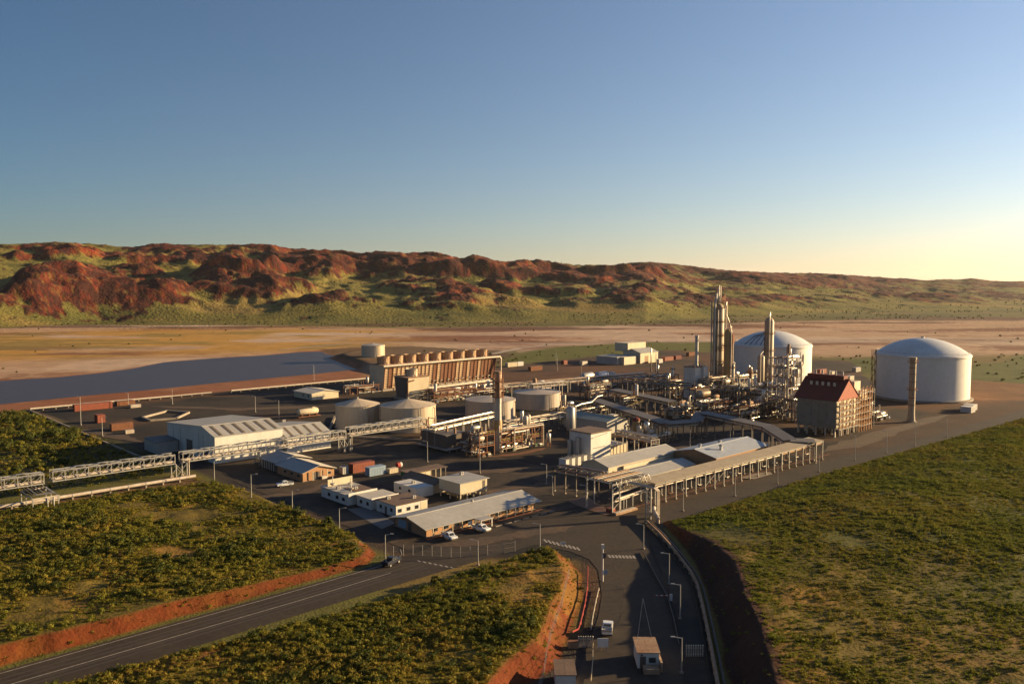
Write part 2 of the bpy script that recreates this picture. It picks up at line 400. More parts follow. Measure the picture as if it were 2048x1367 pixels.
# raised ground
fld = sstep(150, 190, sa) * sstep(138, 132, sb)
C = mixc(C, (0.130, 0.092, 0.017), VEG); C = mixc(C, (0.22, 0.115, 0.025), VEG * sstep(0.5, 0.68, n2) * 0.7)
C = mixc(C, (0.085, 0.082, 0.013), VEG * fld); C = mixc(C, (0.115, 0.078, 0.016), VEG * fld * sstep(0.52, 0.7, n2) * 0.7)
C = mixc(C, (0.115, 0.022, 0.007), BARE * (0.85 + 0.15 * n3))
C = mixc(C, (0.15, 0.072, 0.014), BARE * sstep(0.46, 0.60, n2 * 0.6 + n3 * 0.4) * np.where(TX > 0, 0.95, 0.30))
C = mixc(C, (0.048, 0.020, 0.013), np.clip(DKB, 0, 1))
bp_ = zone([(420,1300),(560,1290),(480,1340),(300,1390),(150,1400),(250,1350)], 5, 2); C = mixc(C, (0.23, 0.07, 0.03), bp_ * 0.8)
# hills: red rock piles with grass in the hollows and on the flats
gx = np.gradient(TZ, axis=1) / np.gradient(RR, axis=1); gy = np.gradient(TZ, axis=0) / (RR * np.gradient(np.radians(az))[:, None])
slope = np.sqrt(gx * gx + gy * gy)
hill = sstep(-0.08, 0.02, T)
rock = hill * np.clip(sstep(0.23, 0.36, MO + 0.7 * (n2 - 0.5) + 0.9 * (n1 - 0.5) + 0.35 * (slope - 0.35) + 0.16 * sstep(0.35, 0.8, T)), 0, 1)
rock = np.clip(rock * (0.55 + 0.8 * sstep(0.32, 0.5, n3 * 0.6 + n2 * 0.4)), 0, 1)
grass = np.empty_like(C); grass[:] = (0.165, 0.138, 0.034)
grass = mixc(grass, (0.11, 0.105, 0.026), sstep(0.45, 0.65, n1)); grass = mixc(grass, (0.24, 0.16, 0.05), sstep(0.58, 0.72, lat2) * 0.7)
C = C * (1 - hill[..., None]) + grass * hill[..., None]
rk = np.empty_like(C); rk[:] = (0.115, 0.023, 0.012)
rk = mixc(rk, (0.22, 0.040, 0.015), sstep(0.56, 0.72, fbm(TX / 120, TY / 120, 95, 4))); rk = mixc(rk, (0.045, 0.016, 0.011), sstep(0.44, 0.58, n2 * 0.55 + n3 * 0.45))
C = C * (1 - rock[..., None]) + rk * rock[..., None]
TZ = TZ + rock * (n3 - 0.5) * 3.5 * sstep(1300, 1500, RR) + rock * (fbm(TX / 17, TY / 17, 97, 2) - 0.5) * 5.5

# dike under the round tank by the lake
dk = WP((655,716),(720,700),(830,697),(960,705),(990,735),(880,752),(770,752),(720,742)); dd = sdf(dk, TX, TY)
TZ = TZ + 4.0 * sstep(0, 14, dd)

def ground_mat(name, noise_s, bump):
    m = bpy.data.materials.new(name); m.use_nodes = True; n = m.node_tree; nd = n.nodes; L = n.links.new
    b = nd['Principled BSDF']; b.inputs['Roughness'].default_value = 0.95; b.inputs['Specular IOR Level'].default_value = 0.15
    at = nd.new('ShaderNodeAttribute'); at.attribute_name = 'cover'
    g = nd.new('ShaderNodeNewGeometry')
    a1 = nd.new('ShaderNodeTexNoise'); a1.inputs['Scale'].default_value = noise_s; a1.inputs['Detail'].default_value = 8; a1.inputs['Roughness'].default_value = 0.7
    L(g.outputs['Position'], a1.inputs['Vector'])
    mr = nd.new('ShaderNodeMapRange'); mr.inputs[1].default_value = 0.30; mr.inputs[2].default_value = 0.70; mr.inputs[3].default_value = 0.45; mr.inputs[4].default_value = 1.55
    a3 = nd.new('ShaderNodeTexNoise'); a3.inputs['Scale'].default_value = noise_s * 0.055; a3.inputs['Detail'].default_value = 9; a3.inputs['Roughness'].default_value = 0.75
    L(g.outputs['Position'], a3.inputs['Vector'])
    av = nd.new('ShaderNodeMath'); av.operation = 'MULTIPLY_ADD'; av.inputs[1].default_value = 0.5; hm = nd.new('ShaderNodeMath'); hm.operation = 'MULTIPLY'; hm.inputs[1].default_value = 0.5
    L(a3.outputs[0], hm.inputs[0]); L(a1.outputs[0], av.inputs[0]); L(hm.outputs[0], av.inputs[2]); L(av.outputs[0], mr.inputs[0])
    hv = nd.new('ShaderNodeHueSaturation'); L(at.outputs['Color'], hv.inputs['Color']); L(mr.outputs[0], hv.inputs['Value'])
    L(hv.outputs[0], b.inputs['Base Color'])
    a2 = nd.new('ShaderNodeTexNoise'); a2.inputs['Scale'].default_value = noise_s * 2; a2.inputs['Detail'].default_value = 6; L(g.outputs['Position'], a2.inputs['Vector'])
    bp = nd.new('ShaderNodeBump'); bp.inputs['Strength'].default_value = bump; bp.inputs['Distance'].default_value = 0.35 / noise_s
    L(a2.outputs[0], bp.inputs['Height']); L(bp.outputs[0], b.inputs['Normal'])
    return m
def sheet(name, j0, j1, m):
    X = TX[:, j0:j1]; Y = TY[:, j0:j1]; Z = TZ[:, j0:j1]; K = C[:, j0:j1]
    na, nr = X.shape
    co = np.stack([X, Y, Z], -1).reshape(-1, 3).astype(np.float32)
    idx = np.arange(na * nr).reshape(na, nr)
    q = np.stack([idx[:-1, :-1], idx[1:, :-1], idx[1:, 1:], idx[:-1, 1:]], -1).reshape(-1, 4)[:, ::-1]
    me = bpy.data.meshes.new(name); nf = len(q)
    me.vertices.add(len(co)); me.vertices.foreach_set('co', co.ravel())
    me.loops.add(nf * 4); me.loops.foreach_set('vertex_index', np.ascontiguousarray(q).ravel().astype(np.int32))
    me.polygons.add(nf); me.polygons.foreach_set('loop_start', (np.arange(nf) * 4).astype(np.int32))
    me.polygons.foreach_set('use_smooth', np.ones(nf, bool))
    ca = me.attributes.new('cover', 'FLOAT_COLOR', 'POINT')
    ca.data.foreach_set('color', np.concatenate([K.reshape(-1, 3), np.ones((len(co), 1))], 1).astype(np.float32).ravel())
    me.materials.append(m); me.update(calc_edges=True); me.validate()
    o = bpy.data.objects.new(name, me); COL.objects.link(o); o['kind'] = 'structure'
    return o
C = np.clip(C, 0.004, 1)
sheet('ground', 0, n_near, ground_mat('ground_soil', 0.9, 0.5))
sheet('hills', n_near - 1, len(rr), ground_mat('hill_rock', 0.10, 0.8))

def ground_z(x, y):
    z, b, v = raised(np.atleast_1d(np.asarray(x, float)), np.atleast_1d(np.asarray(y, float))); return z
# ------------------------------------------------------------------ water and roads
def flat_sheet(name, poly, z, m, wobble=0.0, step=None, kind='structure'):
    pts = []
    n = len(poly)
    for k in range(n):
        ax, ay = poly[k]; bx, by = poly[(k + 1) % n]; L = math.dist((ax, ay), (bx, by))
        q = max(1, int(L / step)) if step else 1
        for i in range(q):
            u = i / q; x, y = ax + (bx - ax) * u, ay + (by - ay) * u
            if wobble:
                d = (float(fbm(np.array([x / 22.]), np.array([y / 22.]), 131)[0]) - 0.5) * 2 * wobble
                nx, ny = -(by - ay) / L, (bx - ax) / L; x += nx * d; y += ny * d
            pts.append((x, y, z))
    me = bpy.data.meshes.new(name); me.from_pydata(pts, [], [tuple(range(len(pts)))]); me.materials.append(m); me.update()
    if me.polygons[0].normal.z < 0: me.flip_normals()
    o = bpy.data.objects.new(name, me); COL.objects.link(o); o['kind'] = kind
    return o
m_water = mat('lake_water', (0.055, 0.047, 0.052), rough=0.42, var=0.1, scale=0.01, spec=0.35, bump=0.25, bscale=1.2)
flat_sheet('water', WP((-500,868),(-200,806),(0,761),(120,754),(200,746),(258,738),(330,724),(430,716),(520,711),(600,704),(640,703),(672,712),(690,722),(735,737),(640,746),(520,758),(400,769),(280,781),(130,795),(60,802),(0,809),(-300,860),(-500,905)), 0.06, m_water, 2.5, 12)
m_asph = mat('asphalt', (0.062, 0.046, 0.034), rough=0.9, var=0.3, scale=0.12, col2=(0.040, 0.031, 0.025), bump=0.15, bscale=6, spec=0.2)
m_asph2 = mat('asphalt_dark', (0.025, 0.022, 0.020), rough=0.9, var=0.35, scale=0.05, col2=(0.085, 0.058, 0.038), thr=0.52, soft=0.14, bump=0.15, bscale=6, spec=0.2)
m_line = mat('road_paint', (0.36, 0.32, 0.27), rough=0.7, var=0.4, scale=1.5, col2=(0.16, 0.13, 0.11), thr=0.62, soft=0.2)
m_conc = mat('concrete', (0.34, 0.29, 0.23), rough=0.85, var=0.3, scale=0.5, col2=(0.20, 0.15, 0.11))
m_redc = mat('red_kerb', (0.30, 0.10, 0.05), rough=0.85, var=0.3, scale=0.5)
def strip(poly, w_): 
    """ribbon of width w_ along a polyline (world)"""
    L_, R_ = [], []
    for k, p in enumerate(poly):
        a = poly[max(0, k - 1)]; b = poly[min(len(poly) - 1, k + 1)]
        dx, dy = b[0] - a[0], b[1] - a[1]; l = math.hypot(dx, dy); nx, ny = -dy / l * w_ / 2, dx / l * w_ / 2
        L_.append((p[0] + nx, p[1] + ny)); R_.append((p[0] - nx, p[1] - ny))
    return L_ + R_[::-1]
def ribbon(name, poly, w_, z, m, kind='structure'):
    s = strip(poly, w_); n = len(poly); v = [(x, y, z) for x, y in s]
    f = [(k, k + 1, 2 * n - 2 - k, 2 * n - 1 - k) for k in range(n - 1)]
    me = bpy.data.meshes.new(name); me.from_pydata(v, [], f); me.materials.append(m); me.update()
    if me.polygons[0].normal.z < 0: me.flip_normals()
    o = bpy.data.objects.new(name, me); COL.objects.link(o); o['kind'] = kind; return o
# main road, along the foot of the red cutting
flat_sheet('road', SP((-300,142.0),(40,142.4),(80,143.0),(112,143.0),(140,142.5),(160,137),(176,129),(190,126),(192,131),(176,146),(166,160),(128,160),(118,157.5),(104,157.0),(96,156.2),(40,155.6),(-300,155.6)), 0.05, m_asph)
for b in (154.6, 149.2):
    ribbon('road_marking', SP((-300, b), (30, b), (80, b + 0.2), (104, b + 0.9)), 0.22, 0.056, m_line)
ribbon('road_marking', SP((104, 155.5), (109, 156.3), (113, 158.6), (115, 162)), 0.2, 0.056, m_line)
for k in range(7): ribbon('road_marking', [P(835 + k * 11, 1120 + k * 2.2), P(841 + k * 11, 1123 + k * 2.2)], 0.4, 0.056, m_line)
# access road from the junction towards the gatehouse
acc = WP((1085,1092),(1160,1066),(1240,1060),(1290,1058),(1300,1100),(1335,1180),(1352,1260),(1368,1367),(1385,1500),(1120,1500),(1150,1367),(1172,1300),(1196,1235),(1204,1190),(1196,1140),(1178,1118),(1140,1102))
flat_sheet('access_road', acc, 0.062, m_asph)
for k in range(9): ribbon('crosswalk_stripe', [P(1088 + k * 8.2, 1078 + k * 2.0), P(1094 + k * 8.2, 1084.5 + k * 2.0)], 0.5, 0.068, m_line)
for k in range(8): ribbon('crosswalk_stripe', [P(1217 + k * 7, 1109.5 + k * 0.2), P(1221 + k * 7, 1115 + k * 0.2)], 0.55, 0.068, m_line)
ribbon('kerb_line', WP((1225,1122),(1240,1150),(1250,1180),(1248,1210),(1238,1240),(1226,1260)), 0.35, 0.07, m_asph2)
# pipe lane east of it, in the shade of the field's bank
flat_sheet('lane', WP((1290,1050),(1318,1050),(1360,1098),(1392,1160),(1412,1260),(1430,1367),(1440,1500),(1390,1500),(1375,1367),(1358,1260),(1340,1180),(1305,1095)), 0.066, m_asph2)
# yard asphalt in front of the long office and inside the plant
flat_sheet('yard', SP((116,160.5),(128,160.5),(180,160.5),(186,160),(206,184),(206,262),(122,262),(116,258)), 0.054, m_asph2)
flat_sheet('yard', SP((206.2,176),(330,166),(330,186),(206.2,190)), 0.058, m_asph2)
flat_sheet('yard', SP((128,296),(200,296),(200,262.2),(128,262.2)), 0.058, m_asph2)
flat_sheet('south_road', SP((192,126.5),(260,124.5),(340,121.5),(520,115.5),(520,126),(340,133),(300,139),(182,143)), 0.058, m_asph)
ribbon('kerb', [S and U(182, 147)] + [U(240, 146.4), U(300, 143.5)], 0.5, 0.14, m_redc)
for dx, dy in ((0, 0),):
    # far tracks across the flats
    ribbon('dirt_track', WP((1000,686.5),(1200,684.5),(1460,682.5),(1640,680.5),(2048,677.5),(2600,674)), 7, 0.3, mat('pale_track', (0.46, 0.36, 0.26), var=0.25, scale=0.02))
    ribbon('dirt_track', WP((1460,690),(1800,683),(2048,681),(2600,677)), 5, 0.3, MATS['pale_track'])
    ribbon('dirt_track', WP((560,700),(700,686),(860,683),(1010,686)), 5, 0.25, MATS['pale_track'])
    ribbon('dirt_track', WP((985,708),(1040,696),(1110,689)), 8, 0.25, MATS['pale_track'])

# worn ground inside the plant: bare earth verges, a slab, wheel tracks
m_soil = mat('bare_earth', (0.115, 0.062, 0.034), rough=0.95, var=0.4, scale=0.12, col2=(0.050, 0.036, 0.027), bump=0.2, bscale=3)
m_soilr = mat('red_earth_verge', (0.23, 0.075, 0.032), rough=0.95, var=0.4, scale=0.3, col2=(0.10, 0.05, 0.03))
for k, (pix, w_, m) in enumerate((([(880,946),(1000,941),(1140,929)], 5, m_soil), ([(955,988),(1040,974),(1120,964)], 4, m_soil), ([(432,986),(520,994),(600,987),(690,957)], 4.5, m_soil), ([(300,812),(480,818),(660,812)], 9, m_soil), ([(150,858),(215,868),(285,884)], 6, m_soil),
    ([(640,906),(720,892),(860,882)], 4, m_soil), ([(975,914),(1040,907),(1096,894)], 3, m_soilr), ([(1150,944),(1260,921)], 1.6, m_soilr), ([(1290,902),(1400,884),(1520,872)], 8, m_soil), ([(1085,1024),(1180,1004)], 4, m_soil), ([(1440,872),(1560,858)], 6, m_soil), ([(1640,905),(1760,868),(1900,828)], 9, m_soil), ([(860,1092),(960,1082),(1060,1066),(1150,1050)], 5, m_soil))):
    q = WP(*pix); dense_ = []
    for p_, r_ in zip(q, q[1:]):
        for i in range(8): dense_.append((p_[0] + (r_[0] - p_[0]) * i / 8, p_[1] + (r_[1] - p_[1]) * i / 8))
    dense_.append(q[-1]); n = len(dense_); v = []
    for i, (x, y) in enumerate(dense_):
        a_ = dense_[max(0, i - 1)]; c_ = dense_[min(n - 1, i + 1)]; L = math.dist(a_, c_); nx, ny = -(c_[1] - a_[1]) / L, (c_[0] - a_[0]) / L; e = min(1, i / 3, (n - 1 - i) / 3) + .05
        for s in (1, -1):
            d = s * w_ / 2 * e * (0.6 + 0.8 * rng.random()); v.append((x + nx * d, y + ny * d, 0.072 + 0.002 * k))
    me = bpy.data.meshes.new('earth_verge'); me.from_pydata(v, [], [(2 * i, 2 * i + 1, 2 * i + 3, 2 * i + 2) for i in range(n - 1)]); me.materials.append(m); me.update()
    o = bpy.data.objects.new('earth_verge', me); COL.objects.link(o); o['kind'] = 'structure'
flat_sheet('concrete_apron', WP((694, 1018), (742, 1012), (790, 1046), (764, 1058)), 0.11, mat('grey_apron', (0.16, 0.15, 0.145), var=0.3, scale=0.4))
m_track = mat('wheel_track', (0.046, 0.035, 0.027), rough=0.75, var=0.3, scale=0.3, col2=(0.058, 0.044, 0.033))
for b in (147.0, 148.4, 150.8, 152.4): ribbon('wheel_track', SP((-300, b), (40, b), (84, b + .1), (112, b + .2)), 0.55, 0.0545, m_track)
# ------------------------------------------------------------------ ground cover (spinifex, scrub): nobody could count it
def leaf_mat(name, cols, rough=0.8, nscale=0.05):
    m = bpy.data.materials.new(name); m.use_nodes = True; n = m.node_tree; nd = n.nodes; L = n.links.new
    b = nd['Principled BSDF']; b.inputs['Roughness'].default_value = rough; b.inputs['Specular IOR Level'].default_value = 0.2
    oi = nd.new('ShaderNodeObjectInfo'); g = nd.new('ShaderNodeNewGeometry')
    no = nd.new('ShaderNodeTexNoise'); no.inputs['Scale'].default_value = nscale; no.inputs['Detail'].default_value = 4
    L(g.outputs['Position'], no.inputs['Vector'])
    ad = nd.new('ShaderNodeMath'); ad.operation = 'MULTIPLY_ADD'; ad.inputs[1].default_value = 0.42; L(oi.outputs['Random'], ad.inputs[0])
    s2 = nd.new('ShaderNodeMapRange'); s2.inputs[1].default_value = 0.32; s2.inputs[2].default_value = 0.68; s2.inputs[4].default_value = 0.58; L(no.outputs[0], s2.inputs[0])
    L(s2.outputs[0], ad.inputs[2])
    r = nd.new('ShaderNodeValToRGB'); e = r.color_ramp.elements
    for k, c in enumerate(cols):
        p = k / (len(cols) - 1)
        if k < 2: e[k].position = p if k == 0 else 1 / (len(cols) - 1); e[k].color = (*c, 1)
        else:
            q = e.new(p); q.color = (*c, 1)
    L(ad.outputs[0], r.inputs[0]); L(r.outputs[0], b.inputs['Base Color'])
    tl = nd.new('ShaderNodeBsdfTranslucent'); ms_ = nd.new('ShaderNodeMixShader'); ms_.inputs[0].default_value = 0.38
    L(r.outputs[0], tl.inputs[0]); L(b.outputs[0], ms_.inputs[1]); L(tl.outputs[0], ms_.inputs[2]); L(ms_.outputs[0], nd['Material Output'].inputs['Surface'])
    return m
m_spin = leaf_mat('spinifex_leaf', [(0.105,0.112,0.012),(0.160,0.152,0.017),(0.200,0.172,0.021),(0.245,0.182,0.026),(0.28,0.176,0.034)])
m_spin_r = leaf_mat('field_leaf', [(0.085,0.102,0.011),(0.125,0.140,0.015),(0.158,0.156,0.017),(0.185,0.150,0.021),(0.20,0.125,0.025)], nscale=0.035)
m_bush = leaf_mat('bush_leaf', [(0.040,0.052,0.012),(0.065,0.078,0.014),(0.105,0.105,0.018),(0.15,0.125,0.02)], nscale=0.2)
def tuft(seed, n, rad, hgt_, wid):
    r = random.Random(seed); v = []; f = []
    for k in range(n):
        a = r.random() * 6.283; tilt = r.random() ** 0.7; q = rad * (0.15 + 0.85 * tilt); h = hgt_ * (1.05 - 0.75 * tilt) * (0.7 + 0.5 * r.random())
        bx, by = math.cos(a) * q * 0.35, math.sin(a) * q * 0.35; tx, ty = math.cos(a) * q, math.sin(a) * q
        px, py = -math.sin(a) * wid, math.cos(a) * wid
        i = len(v); v += [(bx - px, by - py, -0.05), (bx + px, by + py, -0.05), (tx + px * .8, ty + py * .8, h * 0.8), (tx * 1.1, ty * 1.1, h)]
        f += [(i, i + 1, i + 2), (i, i + 2, i + 3)]
    return v, f
def shrub_mesh(seed, n, rad, hgt_, leaf):
    r = random.Random(seed); v = []; f = []
    lob = [(r.uniform(-.6,.6)*rad, r.uniform(-.6,.6)*rad, hgt_*r.uniform(.35,.75), rad*r.uniform(.35,.6)) for _ in range(6)]
    for k in range(n):
        cx, cy, cz, cr = r.choice(lob)
        d = mathutils.Vector((r.gauss(0,1), r.gauss(0,1), r.gauss(0,.9))).normalized(); p = mathutils.Vector((cx, cy, cz)) + d * cr * r.uniform(.7, 1.05)
        if p.z < 0.05: p.z = 0.05 + r.random() * 0.2
        nrm = (d + mathutils.Vector((r.uniform(-.7,.7), r.uniform(-.7,.7), r.uniform(-.3,.9)))).normalized()
        u = nrm.orthogonal().normalized(); w_ = nrm.cross(u); s = leaf * r.uniform(.6, 1.3); t = r.random() * 6.28
        e1 = u * math.cos(t) + w_ * math.sin(t); e2 = nrm.cross(e1)
        i = len(v); v += [tuple(p - e1 * s - e2 * s * .4), tuple(p + e2 * s * .9), tuple(p + e1 * s), tuple(p - e2 * s * .7)]
        f += [(i, i + 1, i + 2), (i, i + 2, i + 3)]
    return v, f
srcs = {}
def src_obj(name, vf, m):
    me = bpy.data.meshes.new(name); me.from_pydata(vf[0], [], vf[1]); me.materials.append(m); me.update()
    return bpy.data.objects.new(name, me)
def scatter(name, pts, rot, scl, sources, kind_idx):
    """points of one mesh, each carrying one of the small source clumps"""
    me = bpy.data.meshes.new(name); me.vertices.add(len(pts)); me.vertices.foreach_set('co', np.asarray(pts, np.float32).ravel())
    for an, arr, ty in (('rz', rot, 'FLOAT'), ('sc', scl, 'FLOAT'), ('ki', kind_idx, 'INT')):
        at = me.attributes.new(an, ty, 'POINT'); at.data.foreach_set('value', np.asarray(arr, np.int32 if ty == 'INT' else np.float32))
    me.update()
    o = bpy.data.objects.new(name, me); COL.objects.link(o); o['kind'] = 'stuff'
    ng = bpy.data.node_groups.new(name + '_nodes', 'GeometryNodeTree')
    ng.interface.new_socket('Geometry', in_out='INPUT', socket_type='NodeSocketGeometry'); ng.interface.new_socket('Geometry', in_out='OUTPUT', socket_type='NodeSocketGeometry')
    N = ng.nodes; L = ng.links.new
    gi = N.new('NodeGroupInput'); go = N.new('NodeGroupOutput'); jo = N.new('GeometryNodeGeometryToInstance')
    for sobj in reversed(sources):
        oi = N.new('GeometryNodeObjectInfo'); oi.inputs['Object'].default_value = sobj; oi.inputs['As Instance'].default_value = False
        L(oi.outputs['Geometry'], jo.inputs[0])
    ip = N.new('GeometryNodeInstanceOnPoints'); ip.inputs['Pick Instance'].default_value = True
    def attr(nm, ty):
        a = N.new('GeometryNodeInputNamedAttribute'); a.data_type = ty; a.inputs['Name'].default_value = nm; return a
    ar, as_, ak = attr('rz', 'FLOAT'), attr('sc', 'FLOAT'), attr('ki', 'INT')
    cx = N.new('ShaderNodeCombineXYZ'); L(ar.outputs[0], cx.inputs[2])
    L(gi.outputs[0], ip.inputs['Points']); L(jo.outputs[0], ip.inputs['Instance']); L(ak.outputs[0], ip.inputs['Instance Index'])
    L(cx.outputs[0], ip.inputs['Rotation']); L(as_.outputs[0], ip.inputs['Scale']); L(ip.outputs[0], go.inputs[0])
    md = o.modifiers.new('clumps', 'NODES'); md.node_group = ng
    return o
def sow(name, poly, n, test, sources, smin, smax, weights=None, a0=-40, a1=40, r0=90, r1=640, fall=0.8):
    """n tries over a fan of ground (even per square metre where fall = 1, thinner with distance below that)"""
    az_ = np.radians(nrg.uniform(a0, a1, n)); q = nrg.random(n) ** (1 / (1 + fall)); r = r0 + (r1 - r0) * q
    x = r * np.sin(az_); y = r * np.cos(az_)
    ok = sdf(poly, x, y) > 0; x, y = x[ok], y[ok]
    if test is not None:
        ok = test(x, y); x, y = x[ok], y[ok]
    z, b, v = raised(x, y); m = len(x)
    s = nrg.uniform(smin, smax, m) * (0.65 + 0.8 * fbm(x / 16, y / 16, 201)) * (0.85 + np.hypot(x, y) / 900)
    return scatter(name, np.stack([x, y, z - 0.03], 1), nrg.uniform(0, 6.28, m), s, sources, nrg.choice(len(sources), m, p=weights))
tufts_l = [src_obj('tuft_a', tuft(1, 26, .75, .52, .09), m_spin), src_obj('tuft_b', tuft(2, 22, .9, .36, .10), m_spin), src_obj('shrub_a', shrub_mesh(3, 60, .9, 1.0, .20), m_spin), src_obj('shrub_b', shrub_mesh(4, 90, 1.3, 1.9, .24), m_bush)]
tufts_r = [src_obj('tuft_c', tuft(5, 26, .75, .48, .09), m_spin_r), src_obj('tuft_d', tuft(6, 22, .95, .32, .10), m_spin_r), src_obj('shrub_c', shrub_mesh(7, 56, .9, .75, .20), m_spin_r)]
def on_veg(x, y, base=0.12):
    z, b, v = raised(x, y); patch = fbm(x / 11, y / 11, 211) * 0.6 + fbm(x / 37, y / 37, 213) * 0.4
    return (v > 0.5) & (nrg.random(len(x)) < base + 2.2 * (patch - 0.42)) | ((b > 0.4) & (nrg.random(len(x)) < 0.03))
sow('hill_scrub', HILL_L, 520000, on_veg, tufts_l, 0.27, 0.78, [.47,.44,.075,.015], -39, 3, 125, 330)
sow('mound_scrub', MOUND_M, 320000, on_veg, tufts_l, 0.25, 0.70, [.46,.42,.105,.015], -39, 8, 95, 205)
sow('field_grass', FIELD_R, 560000, lambda x, y: on_veg(x, y, 0.42), tufts_r, 0.30, 0.76, [.46,.46,.08], 4, 40, 95, 520)
SCR = SP((20,282),(104,282),(109,312),(104,470),(40,470),(-60,400),(-60,300))
sow('scrub_ground', SCR, 26000, lambda x, y: nrg.random(len(x)) < 1.2 * fbm(x / 14, y / 14, 5), tufts_l, 0.5, 1.1, [.4,.35,.2,.05], -40, -18, 260, 500)
sow('corridor_grass', SP((20,264),(112,262),(112,272),(20,276)), 5000, lambda x, y: fbm(x / 8, y / 8, 4) > 0.5, tufts_l, 0.4, 0.8, [.5,.4,.1,.0], -40, -15, 200, 330)

# far scrub dotted over the flats and the grassy feet of the hills
ni, nj = TX.shape; i_ = nrg.integers(31, ni - 31, 90000); j_ = nrg.integers(0, len(rr) - 2, 90000); f_ = nrg.random(90000)
okk = (rr[j_] > 640) & (rr[j_] < 3200) & (rock[i_, j_] < 0.35) & (plant[i_, j_] < 0.2)
i_, j_, f_ = i_[okk], j_[okk], f_[okk]
fx = TX[i_, j_] * (1 - f_) + TX[i_, j_ + 1] * f_; fy = TY[i_, j_] * (1 - f_) + TY[i_, j_ + 1] * f_; fz = TZ[i_, j_] * (1 - f_) + TZ[i_, j_ + 1] * f_
dens = np.where((flat[i_, j_] > 0.5) & (green[i_, j_] < .5) & (green3[i_, j_] < .5), 0.02, 0.32) * sstep(0.40, 0.62, fbm(fx / 90, fy / 90, 221)); dens = np.where(red[i_, j_] > 0.4, 0.0, dens)
LK = WP((-500,868),(-200,806),(0,761),(200,746),(330,724),(430,716),(640,703),(690,722),(735,737),(520,758),(280,781),(0,809),(-500,905))
okk = (nrg.random(len(fx)) < dens) & (sdf(LK, fx, fy) < -12); fx, fy, fz = fx[okk], fy[okk], fz[okk]
m_far = leaf_mat('far_scrub_leaf', [(0.040,0.048,0.010),(0.065,0.070,0.014),(0.10,0.095,0.018)])
scatter('far_scrub', np.stack([fx, fy, fz - 0.1], 1), nrg.uniform(0, 6.28, len(fx)), nrg.uniform(0.5, 1.5, len(fx)) * (0.7 + np.hypot(fx, fy) / 3000), [src_obj('scrub_far', shrub_mesh(17, 40, 1.1, 1.1, .38), m_far)], np.zeros(len(fx), int))
# ------------------------------------------------------------------ plant materials
m_white = mat('white_cladding', (0.62, 0.60, 0.56), var=0.14, scale=0.25, streak=0.8, col2=(0.50, 0.46, 0.40))
m_cream = mat('cream_cladding', (0.58, 0.50, 0.36), var=0.15, scale=0.25, streak=0.8, col2=(0.47, 0.38, 0.26))
m_tankw = mat('white_tank_paint', (0.68, 0.66, 0.62), var=0.08, scale=0.06, streak=0.9, col2=(0.60, 0.57, 0.51), rough=0.55)
m_dome = mat('dome_paint', (0.64, 0.64, 0.62), var=0.10, scale=0.12, col2=(0.54, 0.53, 0.50), rough=0.5)
m_tankb = mat('beige_tank_paint', (0.52, 0.44, 0.33), var=0.18, scale=0.3, streak=0.9, col2=(0.40, 0.30, 0.20), rough=0.6)
m_tankg = mat('grey_tank_paint', (0.42, 0.37, 0.32), var=0.18, scale=0.3, streak=0.9, col2=(0.33, 0.26, 0.20), rough=0.6)
m_galv = mat('galvanised_steel', (0.45, 0.43, 0.40), rough=0.45, metal=0.5, var=0.25, scale=0.5)
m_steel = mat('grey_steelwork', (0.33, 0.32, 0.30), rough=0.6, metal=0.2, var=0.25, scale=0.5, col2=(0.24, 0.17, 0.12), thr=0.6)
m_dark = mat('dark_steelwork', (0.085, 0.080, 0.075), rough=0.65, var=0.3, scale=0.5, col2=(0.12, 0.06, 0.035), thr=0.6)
m_silver = mat('aluminium_lagging', (0.62, 0.58, 0.52), rough=0.34, metal=0.75, var=0.22, scale=0.8, col2=(0.42, 0.36, 0.30))
m_lag = mat('pale_lagging', (0.56, 0.50, 0.42), rough=0.5, metal=0.15, var=0.25, scale=0.7, col2=(0.36, 0.27, 0.19))
m_rust = mat('rusty_steel', (0.25, 0.10, 0.045), rough=0.85, var=0.35, scale=0.8, col2=(0.13, 0.055, 0.03))
m_rustw = mat('rust_streaked_paint', (0.42, 0.30, 0.19), rough=0.8, var=0.3, scale=0.5, streak=0.85, col2=(0.22, 0.09, 0.04))
m_ochre = mat('ochre_shell', (0.40, 0.24, 0.09), rough=0.6, var=0.2, scale=0.3, streak=0.8)
m_colm = mat('column_shell', (0.42, 0.33, 0.21), rough=0.55, metal=0.0, var=0.25, scale=0.3, streak=0.7, col2=(0.24, 0.17, 0.12))
m_orange = mat('orange_stair_steel', (0.42, 0.19, 0.06), rough=0.7, var=0.25, scale=0.6)
m_red = mat('red_container_paint', (0.30, 0.070, 0.035), rough=0.7, var=0.3, scale=0.6, col2=(0.18, 0.055, 0.03))
m_furn = mat('furnace_cladding', (0.29, 0.25, 0.19), rough=0.75, var=0.25, scale=0.4, col2=(0.19, 0.15, 0.11))
m_redroof = mat('red_roof_sheet', (0.17, 0.030, 0.020), rough=0.75, var=0.25, scale=0.3)  # the furnace roof's shade is put into this darker red
m_redgable_lit = mat('red_gable_lit', (0.34, 0.065, 0.030), rough=0.75, var=0.25, scale=0.4)  # the roof's red, brightened to paint sunlight onto the furnace gable
m_timber = mat('weathered_timber', (0.52, 0.39, 0.25), rough=0.8, var=0.3, scale=0.5, streak=0.85, col2=(0.32, 0.17, 0.08))
m_blue = mat('blue_paint', (0.07, 0.12, 0.24), rough=0.6, var=0.2, scale=0.6)
m_lblue = mat('pale_blue_paint', (0.25, 0.33, 0.42), rough=0.6, var=0.2, scale=0.6)
m_brownroof = mat('brown_roof_sheet', (0.20, 0.13, 0.085), rough=0.75, var=0.3, scale=0.3, col2=(0.12, 0.075, 0.05))
